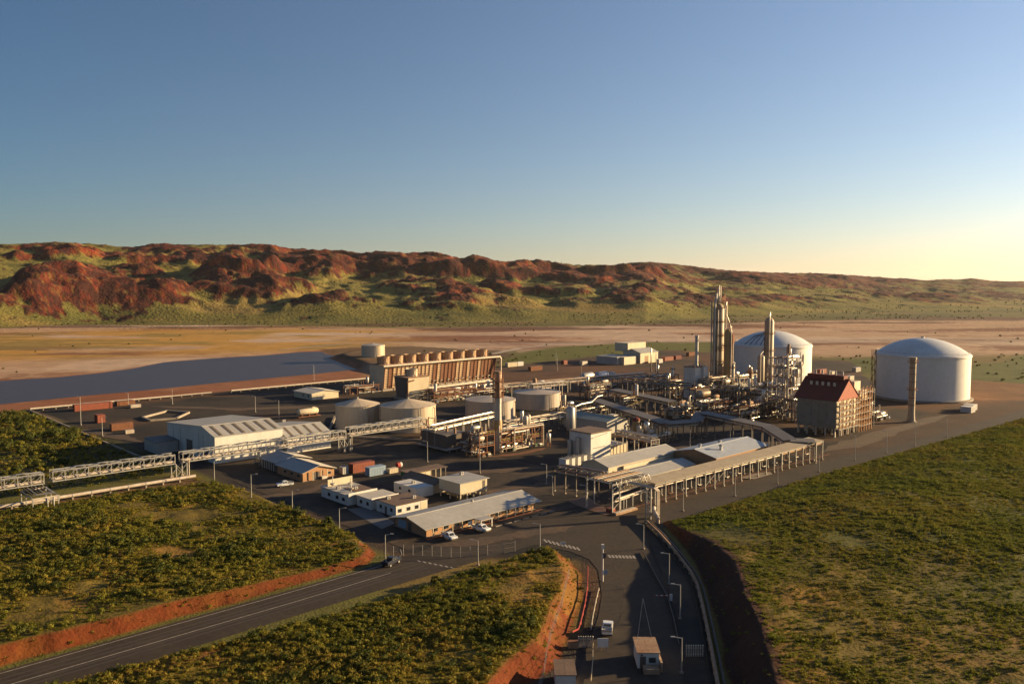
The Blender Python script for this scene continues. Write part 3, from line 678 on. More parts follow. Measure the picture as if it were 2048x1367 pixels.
m_greyroof = mat('grey_roof_sheet', (0.40, 0.38, 0.35), rough=0.6, var=0.15, scale=0.12, col2=(0.32, 0.30, 0.27))
m_blueroof = mat('blue_grey_roof_sheet', (0.33, 0.37, 0.42), rough=0.55, var=0.15, scale=0.1, col2=(0.40, 0.40, 0.40))
m_greenroof = mat('grey_green_roof_sheet', (0.25, 0.28, 0.25), rough=0.65, var=0.2, scale=0.15)
m_paleroof = mat('pale_roof_sheet', (0.55, 0.50, 0.42), rough=0.6, var=0.15, scale=0.2, col2=(0.45, 0.39, 0.31))
m_skyl = mat('skylight_sheet', (0.17, 0.13, 0.085), rough=0.5, var=0.2, scale=0.4)
m_glass = mat('window_glass', (0.03, 0.035, 0.04), rough=0.12, var=0.1, scale=1.0, spec=0.6)
m_brick = mat('tan_brick', (0.42, 0.24, 0.12), rough=0.9, var=0.25, scale=0.6, col2=(0.32, 0.16, 0.08))
m_tray = mat('beige_cover_sheet', (0.45, 0.36, 0.23), rough=0.7, var=0.2, scale=0.25, col2=(0.35, 0.27, 0.18))
m_gcover = mat('grey_cover_sheet', (0.20, 0.18, 0.165), rough=0.75, var=0.25, scale=0.2, col2=(0.14, 0.12, 0.11))
m_tyre = mat('black_rubber', (0.02, 0.02, 0.02), rough=0.8)
m_carw = mat('white_car_paint', (0.75, 0.74, 0.72), rough=0.25, var=0.04, spec=0.6)
m_grn = mat('green_paint', (0.06, 0.16, 0.06), rough=0.7)
m_yel = mat('yellow_paint', (0.50, 0.33, 0.08), rough=0.6)
m_tar = mat('tarpaulin_red', (0.40, 0.05, 0.04), rough=0.7)
m_lamp = mat('lamp_glass', (0.55, 0.55, 0.52), rough=0.2)
PIPEM = [m_silver, m_lag, m_rustw, m_galv, m_rust, m_steel]

def A(px, b, z=0.0):
    """grid coordinate a of the point on line b, height z, seen in column px"""
    k = (px - CX) / FPX; cp, sp = math.cos(PITCH), math.sin(PITCH)
    return (k * (b * CT * cp + (HC - z) * sp) + b * ST) / (CT - k * ST * cp)

# ------------------------------------------------------------------ building kit (local x = along a, y = along b)
def window(parent, x, y, z, w_, h, face):
    """window on the -y face ('s') or the -x face ('w')"""
    if face == 's':
        f = MB().box(x, x + w_, y - 0.06, y + 0.02, z, z + h).build('window', m_galv, parent)
        MB().box(x + .08, x + w_/2 - .03, y - 0.085, y - 0.03, z + .08, z + h - .08).build('pane', m_glass, f)
        MB().box(x + w_/2 + .03, x + w_ - .08, y - 0.085, y - 0.03, z + .08, z + h - .08).build('pane', m_glass, f)
    else:
        f = MB().box(x - 0.06, x + 0.02, y, y + w_, z, z + h).build('window', m_galv, parent)
        MB().box(x - 0.085, x - 0.03, y + .08, y + w_/2 - .03, z + .08, z + h - .08).build('pane', m_glass, f)
        MB().box(x - 0.085, x - 0.03, y + w_/2 + .03, y + w_ - .08, z + .08, z + h - .08).build('pane', m_glass, f)
    return f
def door(parent, x, y, w_, h, face, m, z=0.0):
    if face == 's': d = MB().box(x, x + w_, y - 0.07, y + 0.03, z, z + h).build('door', m, parent)
    else: d = MB().box(x - 0.07, x + 0.03, y, y + w_, z, z + h).build('door', m, parent)
    return d
def roof_slab(x0, x1, y0, z0, y1, z1, t=0.14, axis='a'):
    """sloping sheet from (y0,z0) to (y1,z1), ribs standing proud along the fall"""
    mb = MB()
    def pt(u, v, z): return (u, v, z) if axis == 'a' else (v, u, z)
    def slab(u0, u1, lift, th):
        p = [pt(u0, y0, z0 + lift), pt(u1, y0, z0 + lift), pt(u1, y1, z1 + lift), pt(u0, y1, z1 + lift)]
        q = [(a, b, c + th) for a, b, c in p]; mb.hexa(p + q if axis == 'a' else p[::-1] + q[::-1])
    slab(x0, x1, 0, t)
    n = max(2, int(abs(x1 - x0) / 1.5))
    for k in range(1, n):
        u = x0 + (x1 - x0) * k / n; slab(u - 0.04, u + 0.04, t - 0.02, 0.03)
    return mb
def gable(name, label, cat, a0, a1, b0, b1, eave, ridge, axis, mw, mr, mr2=None, over=0.5, rpos=0.5, mg=None, group=None, z0=0.0):
    """gabled shed: axis = direction of the ridge"""
    t = thing(name, label, cat, a0, b0, group=group)
    L, W = a1 - a0, b1 - b0
    mb = MB()
    if axis == 'a':
        yr = W * rpos
        mb.profx([(0, z0), (W, z0), (W, eave), (yr, ridge - .02), (0, eave)], 0, L)
        s1 = (ridge - eave) / yr; s2 = (ridge - eave) / (W - yr)
        roof_slab(-over, L + over, -over, eave - s1 * over, yr, ridge, axis='a').build('roof_sheet', mr, t)
        roof_slab(-over, L + over, W + over, eave - s2 * over, yr, ridge, axis='a').build('roof_sheet', mr2 or mr, t)
        MB().box(-over, L + over, yr - .22, yr + .22, ridge + .10, ridge + .22).build('ridge_cap', mr, t)
    else:
        xr = L * rpos
        i = len(mb.v); poly = [(0, z0), (0, eave), (xr, ridge - .02), (L, eave), (L, z0)]
        n = 5; mb.v += [(x, 0, z) for x, z in poly] + [(x, W, z) for x, z in poly]
        mb.f.append(tuple(range(n))[::-1]); mb.f.append(tuple(n + k for k in range(n))); mb.s += [False, False]
        for k in range(n):
            j = (k + 1) % n; mb.f.append((k, j, n + j, n + k)); mb.s.append(False)
        s1 = (ridge - eave) / xr; s2 = (ridge - eave) / (L - xr)
        roof_slab(-over, W + over, -over, eave - s1 * over, xr, ridge, axis='b').build('roof_sheet', mr, t)
        roof_slab(-over, W + over, L + over, eave - s2 * over, xr, ridge, axis='b').build('roof_sheet', mr2 or mr, t)
        MB().box(xr - .22, xr + .22, -over, W + over, ridge + .10, ridge + .22).build('ridge_cap', mr, t)
    mb.build('wall', mw, t)
    MB().box(-.25, L + .25, -.25, W + .25, 0, 0.12 if z0 == 0 else 0.1).build('slab', m_conc, t)
    return t
def flatbox(name, label, cat, a0, a1, b0, b1, h, mw, mr, z0=0.0, over=0.25, rt=0.16, group=None, tilt=0.0):
    t = thing(name, label, cat, a0, b0, group=group); L, W = a1 - a0, b1 - b0
    MB().box(0, L, 0, W, z0, h).build('wall', mw, t)
    roof_slab(-over, L + over, -over, h + 0.02, W + over, h + 0.02 + tilt, t=rt).build('roof_sheet', mr, t)
    return t

# ------------------------------------------------------------------ domed storage tanks
def dome_tank(label, px, depth, k_):
    R_ = 24.8; x = (px - CX) / FPX * (depth + 4); a, b = W2S(x, depth)
    t = thing('storage_tank', label, 'tank', a, b); t.scale = (24.8 / 27.3, 24.8 / 27.3, k_)
    MB().lathe([(29.2, 0), (29.2, 0.9), (28.9, 1.0)], 64).build('base_slab', m_conc, t)
    MB().lathe([(27.3, 0.95), (27.3, 24.2)], 96).build('shell', m_tankw, t)
    MB().lathe([(27.3, 24.25), (27.75, 24.4), (27.75, 25.3), (27.2, 25.9), (26.4, 26.2)], 96).build('wind_girder', m_tankw, t)
    Rs = 26.2; Hd = 8.4; rs = (Rs * Rs + Hd * Hd) / (2 * Hd); prof = []
    for k in range(13):
        rr_ = Rs * (1 - k / 12.0); prof.append((max(rr_, .05), 26.2 + math.sqrt(rs * rs - rr_ * rr_) - (rs - Hd)))
    MB().lathe(prof, 96).build('dome', m_dome, t)
    mb = MB()
    for k in range(48):
        an = k * math.pi / 24; mb.cyl((26.9 * math.cos(an), 26.9 * math.sin(an), 26.1), (26.9 * math.cos(an), 26.9 * math.sin(an), 27.2), .05, 4)
    for h in (26.65, 27.2):
        for k in range(48):
            a0, a1 = k * math.pi / 24, (k + 1) * math.pi / 24
            mb.beam((26.9 * math.cos(a0), 26.9 * math.sin(a0), h), (26.9 * math.cos(a1), 26.9 * math.sin(a1), h), .07)
    mb.build('handrail', m_galv, t)
    MB().cyl((0, 0, 34.4), (0, 0, 35.4), 1.0, 12).build('roof_nozzle', m_galv, t)
    # stair tower on the side away from the sun
    an = R(172) - 0.05; cx, cy = 28.9 * math.cos(R(130)), 28.9 * math.sin(R(130))
    s = MB()
    for dx in (-1, 1):
        for dy in (-1, 1): s.box(cx + dx - .12, cx + dx + .12, cy + dy - .12, cy + dy + .12, 0.2, 27.5)
    for k in range(9): s.box(cx - 1, cx + 1, cy - 1, cy + 1, 3 * k + 0.6, 3 * k + 0.75)
    for k in range(9):
        z = 3 * k + .7; q = 1 if k % 2 else -1; s.beam((cx - .9, cy + q * .9, z), (cx + .9, cy + q * .9, z + 2.6), .5, .15)
    s.build('stair_tower', m_orange, t)
    return t
tk = dome_tank('white domed storage tank at the right with a tall banded stack in front of it', 1840, 471, 0.985)
tk2 = dome_tank('white domed storage tank behind the tall process columns, pipework on its dome', 1542, 545, 0.985)
mb = MB()
for k in range(5):
    an = R(165 + k * 9); mb.tube([(26 * math.cos(an), 26 * math.sin(an), 26.6), (17 * math.cos(an), 17 * math.sin(an), 31.6), (9 * math.cos(an + .3), 9 * math.sin(an + .3), 34.0)], .28, 5)
mb.build('roof_pipe', m_dark, tk2)

def cone_tank(label, px, D, r, hw, hc, m, name='water_tank', base=0.0, mr=None):
    x = (px - CX) / FPX * (D + 4); a, b = W2S(x, D)
    t = thing(name, label, 'tank', a, b, z=base)
    MB().lathe([(r + .6, 0), (r + .6, .35)], 48).build('base_slab', m_conc, t)
    n = 4
    for k in range(n):                                            # plate courses, each a little thinner than the one below
        MB().lathe([(r - .02 * k, .35 + (hw - .35) * k / n), (r - .02 * k, .35 + (hw - .35) * (k + 1) / n)], 64).build('plate_course', m, t)
    MB().lathe([(r + .15, hw - .2), (r + .15, hw + .05), (r - .3, hw + .12)], 64).build('rim', m, t)
    seg = 16; c = MB()
    for k in range(seg):
        a0, a1 = 2 * math.pi * k / seg, 2 * math.pi * (k + 1) / seg
        c.quad((r * math.cos(a0), r * math.sin(a0), hw + .06), (r * math.cos(a1), r * math.sin(a1), hw + .06), (0, 0, hc))
    c.build('cone_roof', mr or m, t)
    MB().cyl((0, 0, hc - .3), (0, 0, hc + .5), .4, 8).build('vent', m_galv, t)
    an = R(-95); ux, uy = math.cos(an), math.sin(an); s = MB()
    for q in (-.35, .35): s.box((r + .5) * ux + q - .04, (r + .5) * ux + q + .04, (r + .5) * uy - .04, (r + .5) * uy + .04, .4, hw + 1)
    for k in range(int(hw / .6)): s.box((r + .5) * ux - .35, (r + .5) * ux + .35, (r + .5) * uy - .03, (r + .5) * uy + .03, .7 + .6 * k, .76 + .6 * k)
    s.build('ladder', m_rust, t)
    an = R(-62); MB().tube([((r + .6) * math.cos(an), (r + .6) * math.sin(an), .6), ((r + .6) * math.cos(an), (r + .6) * math.sin(an), hw - 1.0), ((r - .1) * math.cos(an), (r - .1) * math.sin(an), hw - .5)], .16, 6).build('overflow_pipe', m_rust, t)
    return t
cone_tank('beige cone roofed tank, the smaller one behind the pipe bridge', 716, 372, 9.9, 10.4, 13.0, m_tankb)
cone_tank('large beige cone roofed tank at the right end of the pipe bridge', 817, 367, 12.3, 10.8, 13.6, m_tankb)
cone_tank('grey flat topped tank half hidden behind the flare stack', 981, 399, 12.2, 8.9, 10.2, m_tankg)
cone_tank('grey flat topped tank right of the flare stack with a lit beige end', 1074, 432, 12.5, 8.2, 9.4, m_tankg)
cone_tank('pale round tank on the dike beside the lake', 747, 694, 9.7, 9.9, 11.4, m_cream, base=3.9, mr=m_greyroof)

# ------------------------------------------------------------------ tall columns and stacks
def ring_platform(t, r, z, w_=1.1, m=None):
    p = MB().lathe([(r, z), (r + w_, z), (r + w_, z + .15), (r, z + .15)], 18, smooth=False).build('platform', m or m_rust, t)
    s = MB(); n = 12
    for k in range(n):
        a0, a1 = 2 * math.pi * k / n, 2 * math.pi * (k + 1) / n; q = r + w_ - .06
        s.cyl((q * math.cos(a0), q * math.sin(a0), z), (q * math.cos(a0), q * math.sin(a0), z + 1.2), .05, 4)
        for hh in (.6, 1.2): s.beam((q * math.cos(a0), q * math.sin(a0), z + hh), (q * math.cos(a1), q * math.sin(a1), z + hh), .07)
    s.build('handrail', m or m_rust, p)
def col_at(px, D): return W2S((px - CX) / FPX * (D + 4), D)
a, b = col_at(1434, 468)
t = thing('absorber_column', 'tallest column of the plant, brown shell with vent pipes at its top', 'column', a, b)
MB().lathe([(3.7, 0), (3.3, 6), (3.2, 6)], 28).build('skirt', m_colm, t)
MB().lathe([(3.1, 6), (3.1, 50.5), (2.4, 52.6), (1.2, 53.6), (.3, 54)], 28).build('shell', m_colm, t)
for z in (11, 19, 27, 35, 43): MB().lathe([(3.1, z), (3.22, z + .05), (3.22, z + .5), (3.1, z + .55)], 28).build('stiffening_ring', m_rust, t)
for z in (14.5, 21, 28.5, 36, 43.5, 51.2): ring_platform(t, 3.15, z, .9)
for k in range(14): MB().box(2.1, 2.9, -3.3, -2.7, 8 + 3 * k, 8.12 + 3 * k).build('cage_ladder', m_rust, t)
for x, y in ((3.6, -2.2), (3.0, -3.2), (-3.4, -1.9)): MB().tube([(x, y, 3), (x, y, 50 if x < 3.5 else 41)], .2, 6).build('riser_pipe', m_silver, t)
ring_platform(t, 2.2, 54.6, 1.6)
for x, y, zt in ((-.9, -.4, 64.0), (.9, -.3, 63.4), (0, .9, 60.5)): MB().cyl((x, y, 51), (x, y, zt), .42, 10).build('vent_pipe', m_silver, t)
MB().tube([(-4.0, -.2, 1), (-4.0, -.2, 54), (-3.0, -.2, 57), (-3.0, -.2, 59)], .55, 8).build('riser_pipe', m_galv, t)
MB().tube([(-4.6, 1.6, 1), (-4.6, 1.6, 55)], .38, 8).build('riser_pipe', m_steel, t)
MB().tube([(2.2, -2.6, 14), (2.2, -2.6, 49), (3.0, -2.6, 53), (4.0, -2.4, 54.5), (4.4, -2.4, 52), (4.4, -2.4, 47), (7.6, -3, 40.5), (9.0, -3, 38)], .38, 7).build('overhead_pipe', m_silver, t)
for k in range(3): MB().box(-.6 + k * 1.1, .2 + k * 1.1, -2.6, -1.8, 55.4, 57.2 + .7 * k).build('valve_box', m_rust, t)
a, b = col_at(1453, 463)
t = thing('stripper_column', 'ochre column standing against the right side of the tallest column', 'column', a, b)
MB().lathe([(2.2, 0), (1.95, 5), (1.95, 37.5), (1.4, 39), (.3, 39.6)], 22).build('shell', m_ochre, t)
MB().tube([(-.4, -2.3, 8), (-.4, -2.3, 38), (-.2, -1.5, 40.4), (1.2, -1.2, 40.8), (1.6, -1.2, 38)], .4, 8).build('overhead_pipe', m_lag, t)
MB().tube([(2.9, -1.4, 4), (2.9, -1.4, 30), (3.2, -1.4, 36)], .45, 8).build('riser_pipe', m_lag, t)
for z in (12, 30): ring_platform(t, 1.95, z)
MB().box(1.6, 3.4, -2.2, -.6, 31.5, 36.4).build('ladder_cage', m_rust, t)
a, b = col_at(1535, 479)
t = thing('slender_column', 'slender brown column with a hooked top pipe in front of the left domed tank', 'column', a, b)
MB().lathe([(3.3, 0), (2.9, 5), (2.65, 6), (2.65, 43), (2.0, 44.6), (.8, 45.4), (.2, 45.5)], 26).build('shell', m_colm, t)
for z in (10, 17.5, 26, 36): ring_platform(t, 2.7, z, .8)
MB().tube([(-2.6, -1.6, 17), (-2.6, -1.6, 44), (-2.4, -1.4, 46.6), (-1.4, -1.0, 48), (-.3, -.6, 47.6), (0, -.4, 45)], .42, 8).build('hooked_pipe', m_silver, t)
MB().tube([(-4.4, .4, 9), (-4.4, .4, 34)], .35, 7).build('riser_pipe', m_dark, t)
a, b = col_at(1520, 474)
t = thing('side_drum', 'short grey vertical vessel with a pale pipe left of the slender column', 'vessel', a, b)
MB().drum((0, 0, 4), (0, 0, 23), 2.0, 16).build('shell', m_colm, t); MB().lathe([(1.9, 0), (1.9, 4)], 16).build('skirt', m_dark, t)
MB().tube([(-2.6, -1, 2), (-2.6, -1, 24.5), (0, -1, 26)], .4, 7).build('riser_pipe', m_lag, t)
# boiler box with thin stack
a, b = col_at(1385, 461)
t = thing('boiler_house', 'white boxy boiler house with a thin stack rising from its roof', 'boiler house', a - 4, b - 4)
MB().box(0, 9.5, 0, 7.5, 0.3, 18.4).build('casing', m_white, t); MB().box(6.0, 9.9, -1.6, 0.0, 10.4, 18.6).build('duct_box', m_white, t)
MB().box(-.4, 10, -.4, 7.9, 18.45, 18.75).build('roof_deck', m_rust, t)
for z in (4, 7.5, 11): MB().box(-.25, 9.7, -.25, 7.7, z, z + .35).build('stiffener', m_galv, t)
MB().tube([(7.5, 3, 18.6), (6.2, 3, 20.6)], 1.0, 10).build('flue', m_rust, t)
MB().lathe([(1.15, 18.6), (.95, 20.5), (.95, 35.2), (1.15, 35.3), (1.15, 36), (.9, 36)], 18, 5.6, 3).build('stack', m_galv, t)
MB().rail([(-.3, -.3), (10, -.3), (10, 7.8), (-.3, 7.8), (-.3, -.3)], 18.75).build('handrail', m_galv, t)
# stack before the right domed tank
a, b = col_at(1821, 384)
t = thing('vent_stack', 'tall banded vent stack in front of the right domed tank', 'stack', a, b)
MB().lathe([(2.2, 0), (2.2, .6), (1.7, .7)], 20).build('footing', m_conc, t)
MB().lathe([(1.75, .7), (1.5, 4), (1.45, 29.2), (1.6, 29.4), (1.6, 30.6), (1.35, 30.6)], 24).build('shell', m_colm, t)
for z in (15.2, 28): ring_platform(t, 1.5, z, .8)
for z in (8, 11.5, 19, 22.5, 25.5): MB().lathe([(1.47, z), (1.56, z + .02), (1.56, z + .3), (1.47, z + .32)], 24).build('band', m_rust, t)
MB().tube([(1.7, -.5, 1), (1.7, -.5, 28)], .12, 6).build('ladder', m_lag, t)
# flare stack in the middle
a, b = S(996, 903)
t = thing('flare_stack', 'grey flare stack in the middle of the plant with a rusty caged head', 'stack', a, b)
MB().lathe([(1.9, 0), (1.9, .8)], 16).build('footing', m_conc, t)
MB().lathe([(1.5, .8), (1.42, 8), (1.35, 21)], 22).build('lower_tube', m_galv, t)
MB().lathe([(1.62, 8.2), (1.62, 11.8), (1.42, 12.4)], 22).build('sleeve', m_ochre, t)
MB().lathe([(1.3, 21), (1.25, 30.2), (1.5, 30.4), (1.5, 31.2), (1.1, 31.2)], 22).build('head', m_rustw, t)
for z in (21.2, 24.4, 27.2): ring_platform(t, 1.3, z, 1.0)
for k in range(4):
    an = k * math.pi / 2 + .4; MB().beam((2.1 * math.cos(an), 2.1 * math.sin(an), 19), (2.1 * math.cos(an), 2.1 * math.sin(an), 30.6), .16).build('cage_post', m_rust, t)
for k in range(3):
    an = k * 2.094 + .2; MB().tube([(1.6 * math.cos(an), 1.6 * math.sin(an), 1.2), (1.6 * math.cos(an), 1.6 * math.sin(an), 27)], .12, 5).build('pilot_pipe', m_silver, t)
a, b = S(1141, 872)
t = thing('grey_scrubber', 'grey vertical scrubber with a pipe bending off its top, behind the substation', 'vessel', a, b)
MB().drum((0, 0, 3), (0, 0, 12.0), 1.9, 18).build('shell', m_galv, t); MB().lathe([(1.5, 0), (1.7, 3)], 16).build('skirt', m_dark, t)
MB().tube([(1.9, -.6, 3), (2.3, -.6, 12.6), (6, -.4, 13.2), (13, -.2, 13.4), (17, 0, 15.4), (20, 0, 15.6)], .45, 8).build('offtake_pipe', m_silver, t)
"""
"""
# ------------------------------------------------------------------ cooling towers
def cooling_tower(label, a0, b0, L, Wb, Wt, hd, n, fanr, fanh, front, m_end, name='cooling_tower'):
    """V sided induced draught tower: louvred long sides lean out, fan stacks on the deck"""
    t = thing(name, label, 'cooling tower', a0, b0); ov = (Wt - Wb) / 2
    MB().box(-1.2, L + 1.2, -1.4, Wb + 1.4, 0, 1.3).build('basin', m_conc, t)
    for x in (0.0, L - .3):                                       # end walls
        MB().hexa([(x, 0, 1.3), (x + .3, 0, 1.3), (x + .3, Wb, 1.3), (x, Wb, 1.3), (x, -ov, hd), (x + .3, -ov, hd), (x + .3, Wb + ov, hd), (x, Wb + ov, hd)]).build('end_wall', m_end, t)
    MB().box(-.5, L + .5, -ov - .5, Wb + ov + .5, hd, hd + .35).build('deck', m_rustw, t)
    MB().box(.4, L - .4, 1.6, Wb - 1.6, 1.3, hd - .05).build('fill_pack', m_dark, t)
    bays = max(3, int(L / 3.0)); bw = L / bays
    if front == 'louvre':
        p = MB(); ns = 9
        for k in range(ns):
            f0 = k / ns; z0 = 1.5 + (hd - 1.7) * f0; z1 = z0 + (hd - 1.7) / ns * .82; y0 = -ov * f0; y1 = -ov * (f0 + .82 / ns)
            p.hexa([(.12, y0 - .42, z0), (bw - .12, y0 - .42, z0), (bw - .12, y0 - .34, z0), (.12, y0 - .34, z0), (.12, y1 + .05, z1), (bw - .12, y1 + .05, z1), (bw - .12, y1 + .13, z1), (.12, y1 + .13, z1)])
        first = p.build('louvre_panel', m_timber, t); alt = p.build('louvre_panel', m_rust, t, (bw, 0, 0))
        for k in range(2, bays):
            part(first if rng.random() < .55 else alt, t, (k * bw, 0, 0))
        pf = MB().hexa([(-.13, -.55, 1.3), (.13, -.55, 1.3), (.13, -.1, 1.3), (-.13, -.1, 1.3), (-.13, -ov - .55, hd), (.13, -ov - .55, hd), (.13, -ov, hd), (-.13, -ov, hd)]).build('frame_post', m_rust, t)
        for k in range(1, bays + 1): part(pf, t, (k * bw, 0, 0))
        MB().hexa([(0, Wb, 1.3), (L, Wb, 1.3), (L, Wb + .3, 1.3), (0, Wb + .3, 1.3), (0, Wb + ov, hd), (L, Wb + ov, hd), (L, Wb + ov + .3, hd), (0, Wb + ov + .3, hd)]).build('rear_louvres', m_rust, t)
    else:
        MB().hexa([(0, -.3, 1.3), (L, -.3, 1.3), (L, 0, 1.3), (0, 0, 1.3), (-.0, -ov - .3, hd), (L, -ov - .3, hd), (L, -ov, hd), (0, -ov, hd)]).build('front_wall', m_cream, t)
        MB().hexa([(0, Wb, 1.3), (L, Wb, 1.3), (L, Wb + .3, 1.3), (0, Wb + .3, 1.3), (0, Wb + ov, hd), (L, Wb + ov, hd), (L, Wb + ov + .3, hd), (0, Wb + ov + .3, hd)]).build('rear_wall', m_cream, t)
    fan0 = None
    for k in range(n):
        x = L * (k + .5) / n; loc = (x, Wb / 2, hd + .35)
        if fan0 is None:
            fan0 = MB().lathe([(fanr * 1.0, 0), (fanr * .9, fanh * .35), (fanr * .92, fanh * .7), (fanr * 1.02, fanh), (fanr * .97, fanh), (fanr * .86, fanh * .6), (fanr * .86, fanh * .3)], 28).build('fan_stack', m_timber if n > 1 else m_cream, t, loc)
            mb = MB()
            for j in range(6):
                an = j * math.pi / 3; mb.beam((.3 * math.cos(an), .3 * math.sin(an), fanh * .5), (fanr * .8 * math.cos(an), fanr * .8 * math.sin(an), fanh * .55), .6, .1)
            mb.cyl((0, 0, fanh * .35), (0, 0, fanh * .6), .5, 8); fan0b = mb.build('fan', m_dark, fan0)
            mb = MB()
            for j in range(12):
                an = j * math.pi / 6; mb.beam((fanr * 1.0 * math.cos(an), fanr * 1.0 * math.sin(an), .05), (fanr * 1.05 * math.cos(an), fanr * 1.05 * math.sin(an), fanh), .16)
            fan0r = mb.build('stave', m_rust, fan0)
        else:
            f = part(fan0, t, loc); part(fan0b, f, (0, 0, 0)); part(fan0r, f, (0, 0, 0))
    MB().rail([(-.4, -ov - .4), (L + .4, -ov - .4), (L + .4, Wb + ov + .4), (-.4, Wb + ov + .4), (-.4, -ov - .4)], hd + .35, step=4).build('handrail', m_rust, t)
    return t
LCT = A(992, 414, 15) - 284
ct = cooling_tower('long rusty cooling tower with a row of nine fan stacks on its deck', 284, 416.5, LCT, 13, 17, 15.2, 9, 3.9, 5.0, 'louvre', m_cream)
MB().tube([(-2, -4.2, 15.4), (60, -4.2, 15.8), (LCT + 1.5, -4.2, 15.8), (LCT + 2.6, -4.2, 14.6), (LCT + 2.6, -4.2, 1.0)], .75, 10).build('header_pipe', m_lag, ct)
for k in range(9): MB().tube([(LCT * (k + .5) / 9, -4.2, 15.8), (LCT * (k + .5) / 9, -4.2, 17.2), (LCT * (k + .5) / 9, -1.0, 17.2)], .3, 6).build('riser_branch', m_rust, ct)
for k in range(14):
    x = 8 + LCT * .9 * k / 14; MB().tube([(x, -2.2, .6), (x, -2.2, 3.6), (x + 1.4, -2.2, 3.6), (x + 1.4, -.8, 3.6)], .22, 6).build('drain_pipe', m_lag, ct)
a, b = 270.5, 374
ct1 = cooling_tower('small single cell cooling tower with a lit beige front behind the beige tanks', a, b, 14.5, 9.5, 13, 12.4, 1, 3.6, 4.2, 'plain', m_dark)
MB().tube([(-1, -2.6, 1), (-1, -2.6, 10.5), (3, -2.8, 11.2)], .4, 7).build('riser_pipe', m_rust, ct1)

# ------------------------------------------------------------------ reformer furnace with red roof
t = thing('reformer_furnace', 'big reformer furnace with a red pitched roof and panels coloured pale where sunlit', 'furnace', 335, 158)
MB().box(0, 19, 0, 17.5, 3.6, 15.6).build('casing', m_furn, t)
for k in range(5):
    for j in range(4): MB().box(.4 + 4.6 * j, 4.4 + 4.6 * j, -.12, -.02, 4.2 + 2.3 * k, 6.1 + 2.3 * k).build('wall_panel', m_cream, t)  # cream paints the sunlight onto this face; the shaded face stays darker
for k in range(5):
    for j in range(5):
        MB().box(-.22, -.02, .6 + 3.4 * j, 3.6 + 3.4 * j, 4.2 + 2.3 * k, 6.1 + 2.3 * k).build('wall_panel', m_furn, t)
col0 = MB().box(-.3, .3, -.3, .3, 0, 3.6).build('leg', m_lag, t, (.6, .6, 0))
for x in (.6, 6.6, 12.6, 18.4):
    for y in (.6, 4.8, 9, 13, 16.9):
        if (x, y) != (.6, .6): part(col0, t, (x, y, 0))
roof_slab(-1.2, 18.7, -1, 15.4, 9.5, 24.0, axis='b').build('roof_sheet', m_redroof, t)
roof_slab(-1.2, 18.7, 20, 15.4, 9.5, 24.0, axis='b').build('roof_sheet', m_redroof, t)
MB().quad((-.9, -.9, 15.5), (19.9, -.9, 15.5), (9.5, -.9, 23.8)).build('gable_wall', m_redgable_lit, t)
MB().box(7.6, 11.4, .5, 17, 23.4, 25.4).build('ridge_monitor', m_redroof, t)
v0 = MB().cyl((0, 0, 24.6), (0, 0, 27.2), .4, 8).build('roof_vent', m_galv, t, (9.5, 2, 0))
for y in (5, 8, 11, 14): part(v0, t, (9.5, y, 0))
w0 = MB().box(-.05, .05, 0, 1.2, 0, 1.7).build('louvre_window', m_lag, t, (5.6, 3, 20.8))
for y in (5.6, 8.2, 10.8, 13.4): part(w0, t, (5.6, y, 20.8))
for k in range(5):
    z = 3.4 + 2.5 * k
    MB().box(-.3, 19.2, -1.9, -.2, z, z + .14).build('walkway', m_galv, t)
    MB().rail([(-.3, -1.85), (19.2, -1.85)], z + .14, step=2).build('handrail', m_orange, t)
    for q in range(4): MB().beam((.4 + 4.8 * q, -1.2, z), (4.8 + 4.6 * q, -1.2, z + 2.4), .22).build('brace', m_orange, t)
for q in range(6): MB().tube([(1.5 + 3.2 * q, -1.0, 1), (1.5 + 3.2 * q, -1.0, 14.6)], .3, 7).build('burner_pipe', m_silver if q % 2 else m_lag, t)
t = thing('convection_section', 'scaffolded convection section attached at the sunny end of the red roofed furnace', 'furnace', 355.5, 159)
MB().box(0, 12, 0, 12, 2.4, 17.5).build('casing', m_cream, t); MB().box(3, 9, 2, 9, 17.5, 21.5).build('stack_box', m_cream, t)
for k in range(6):
    z = 2.4 + 2.9 * k
    MB().box(-.4, 12.4, -2, -.1, z, z + .14).build('walkway', m_galv, t); MB().rail([(-.4, -1.95), (12.4, -1.95)], z + .14, step=2).build('handrail', m_orange, t)
    for q in range(3): MB().beam((.2 + 4 * q, -1.6, z), (4 + 4 * q, -1.6, z + 2.8), .2).build('brace', m_orange, t)
c0 = MB().box(-.16, .16, -.16, .16, 0, 18.5).build('scaffold_post', m_orange, t, (-.3, -1.9, 0))
for x in (2.2, 4.7, 7.2, 9.7, 12.2): part(c0, t, (x, -1.9, 0))
for q in range(5): MB().tube([(1.2 + 2.4 * q, -.8, .8), (1.2 + 2.4 * q, -.8, 16 - q)], .34, 7).build('riser_pipe', PIPEM[q % 3], t)
t = thing('tank_side_frame', 'open steel frame with pipes between the furnace and the right domed tank', 'steel frame', 372, 160)
for x in (0, 5):
    for y in (0, 5): MB().box(x - .15, x + .15, y - .15, y + .15, 0, 16).build('column', m_dark, t)
for z in (5, 10, 15.5): MB().box(-.3, 5.3, -.3, 5.3, z, z + .2).build('deck', m_dark, t); MB().rail([(-.2, -.2), (5.2, -.2), (5.2, 5.2)], z + .2).build('handrail', m_galv, t)
MB().drum((2.5, 2.5, 1.5), (2.5, 2.5, 9), 1.5).build('vessel', m_lag, t)

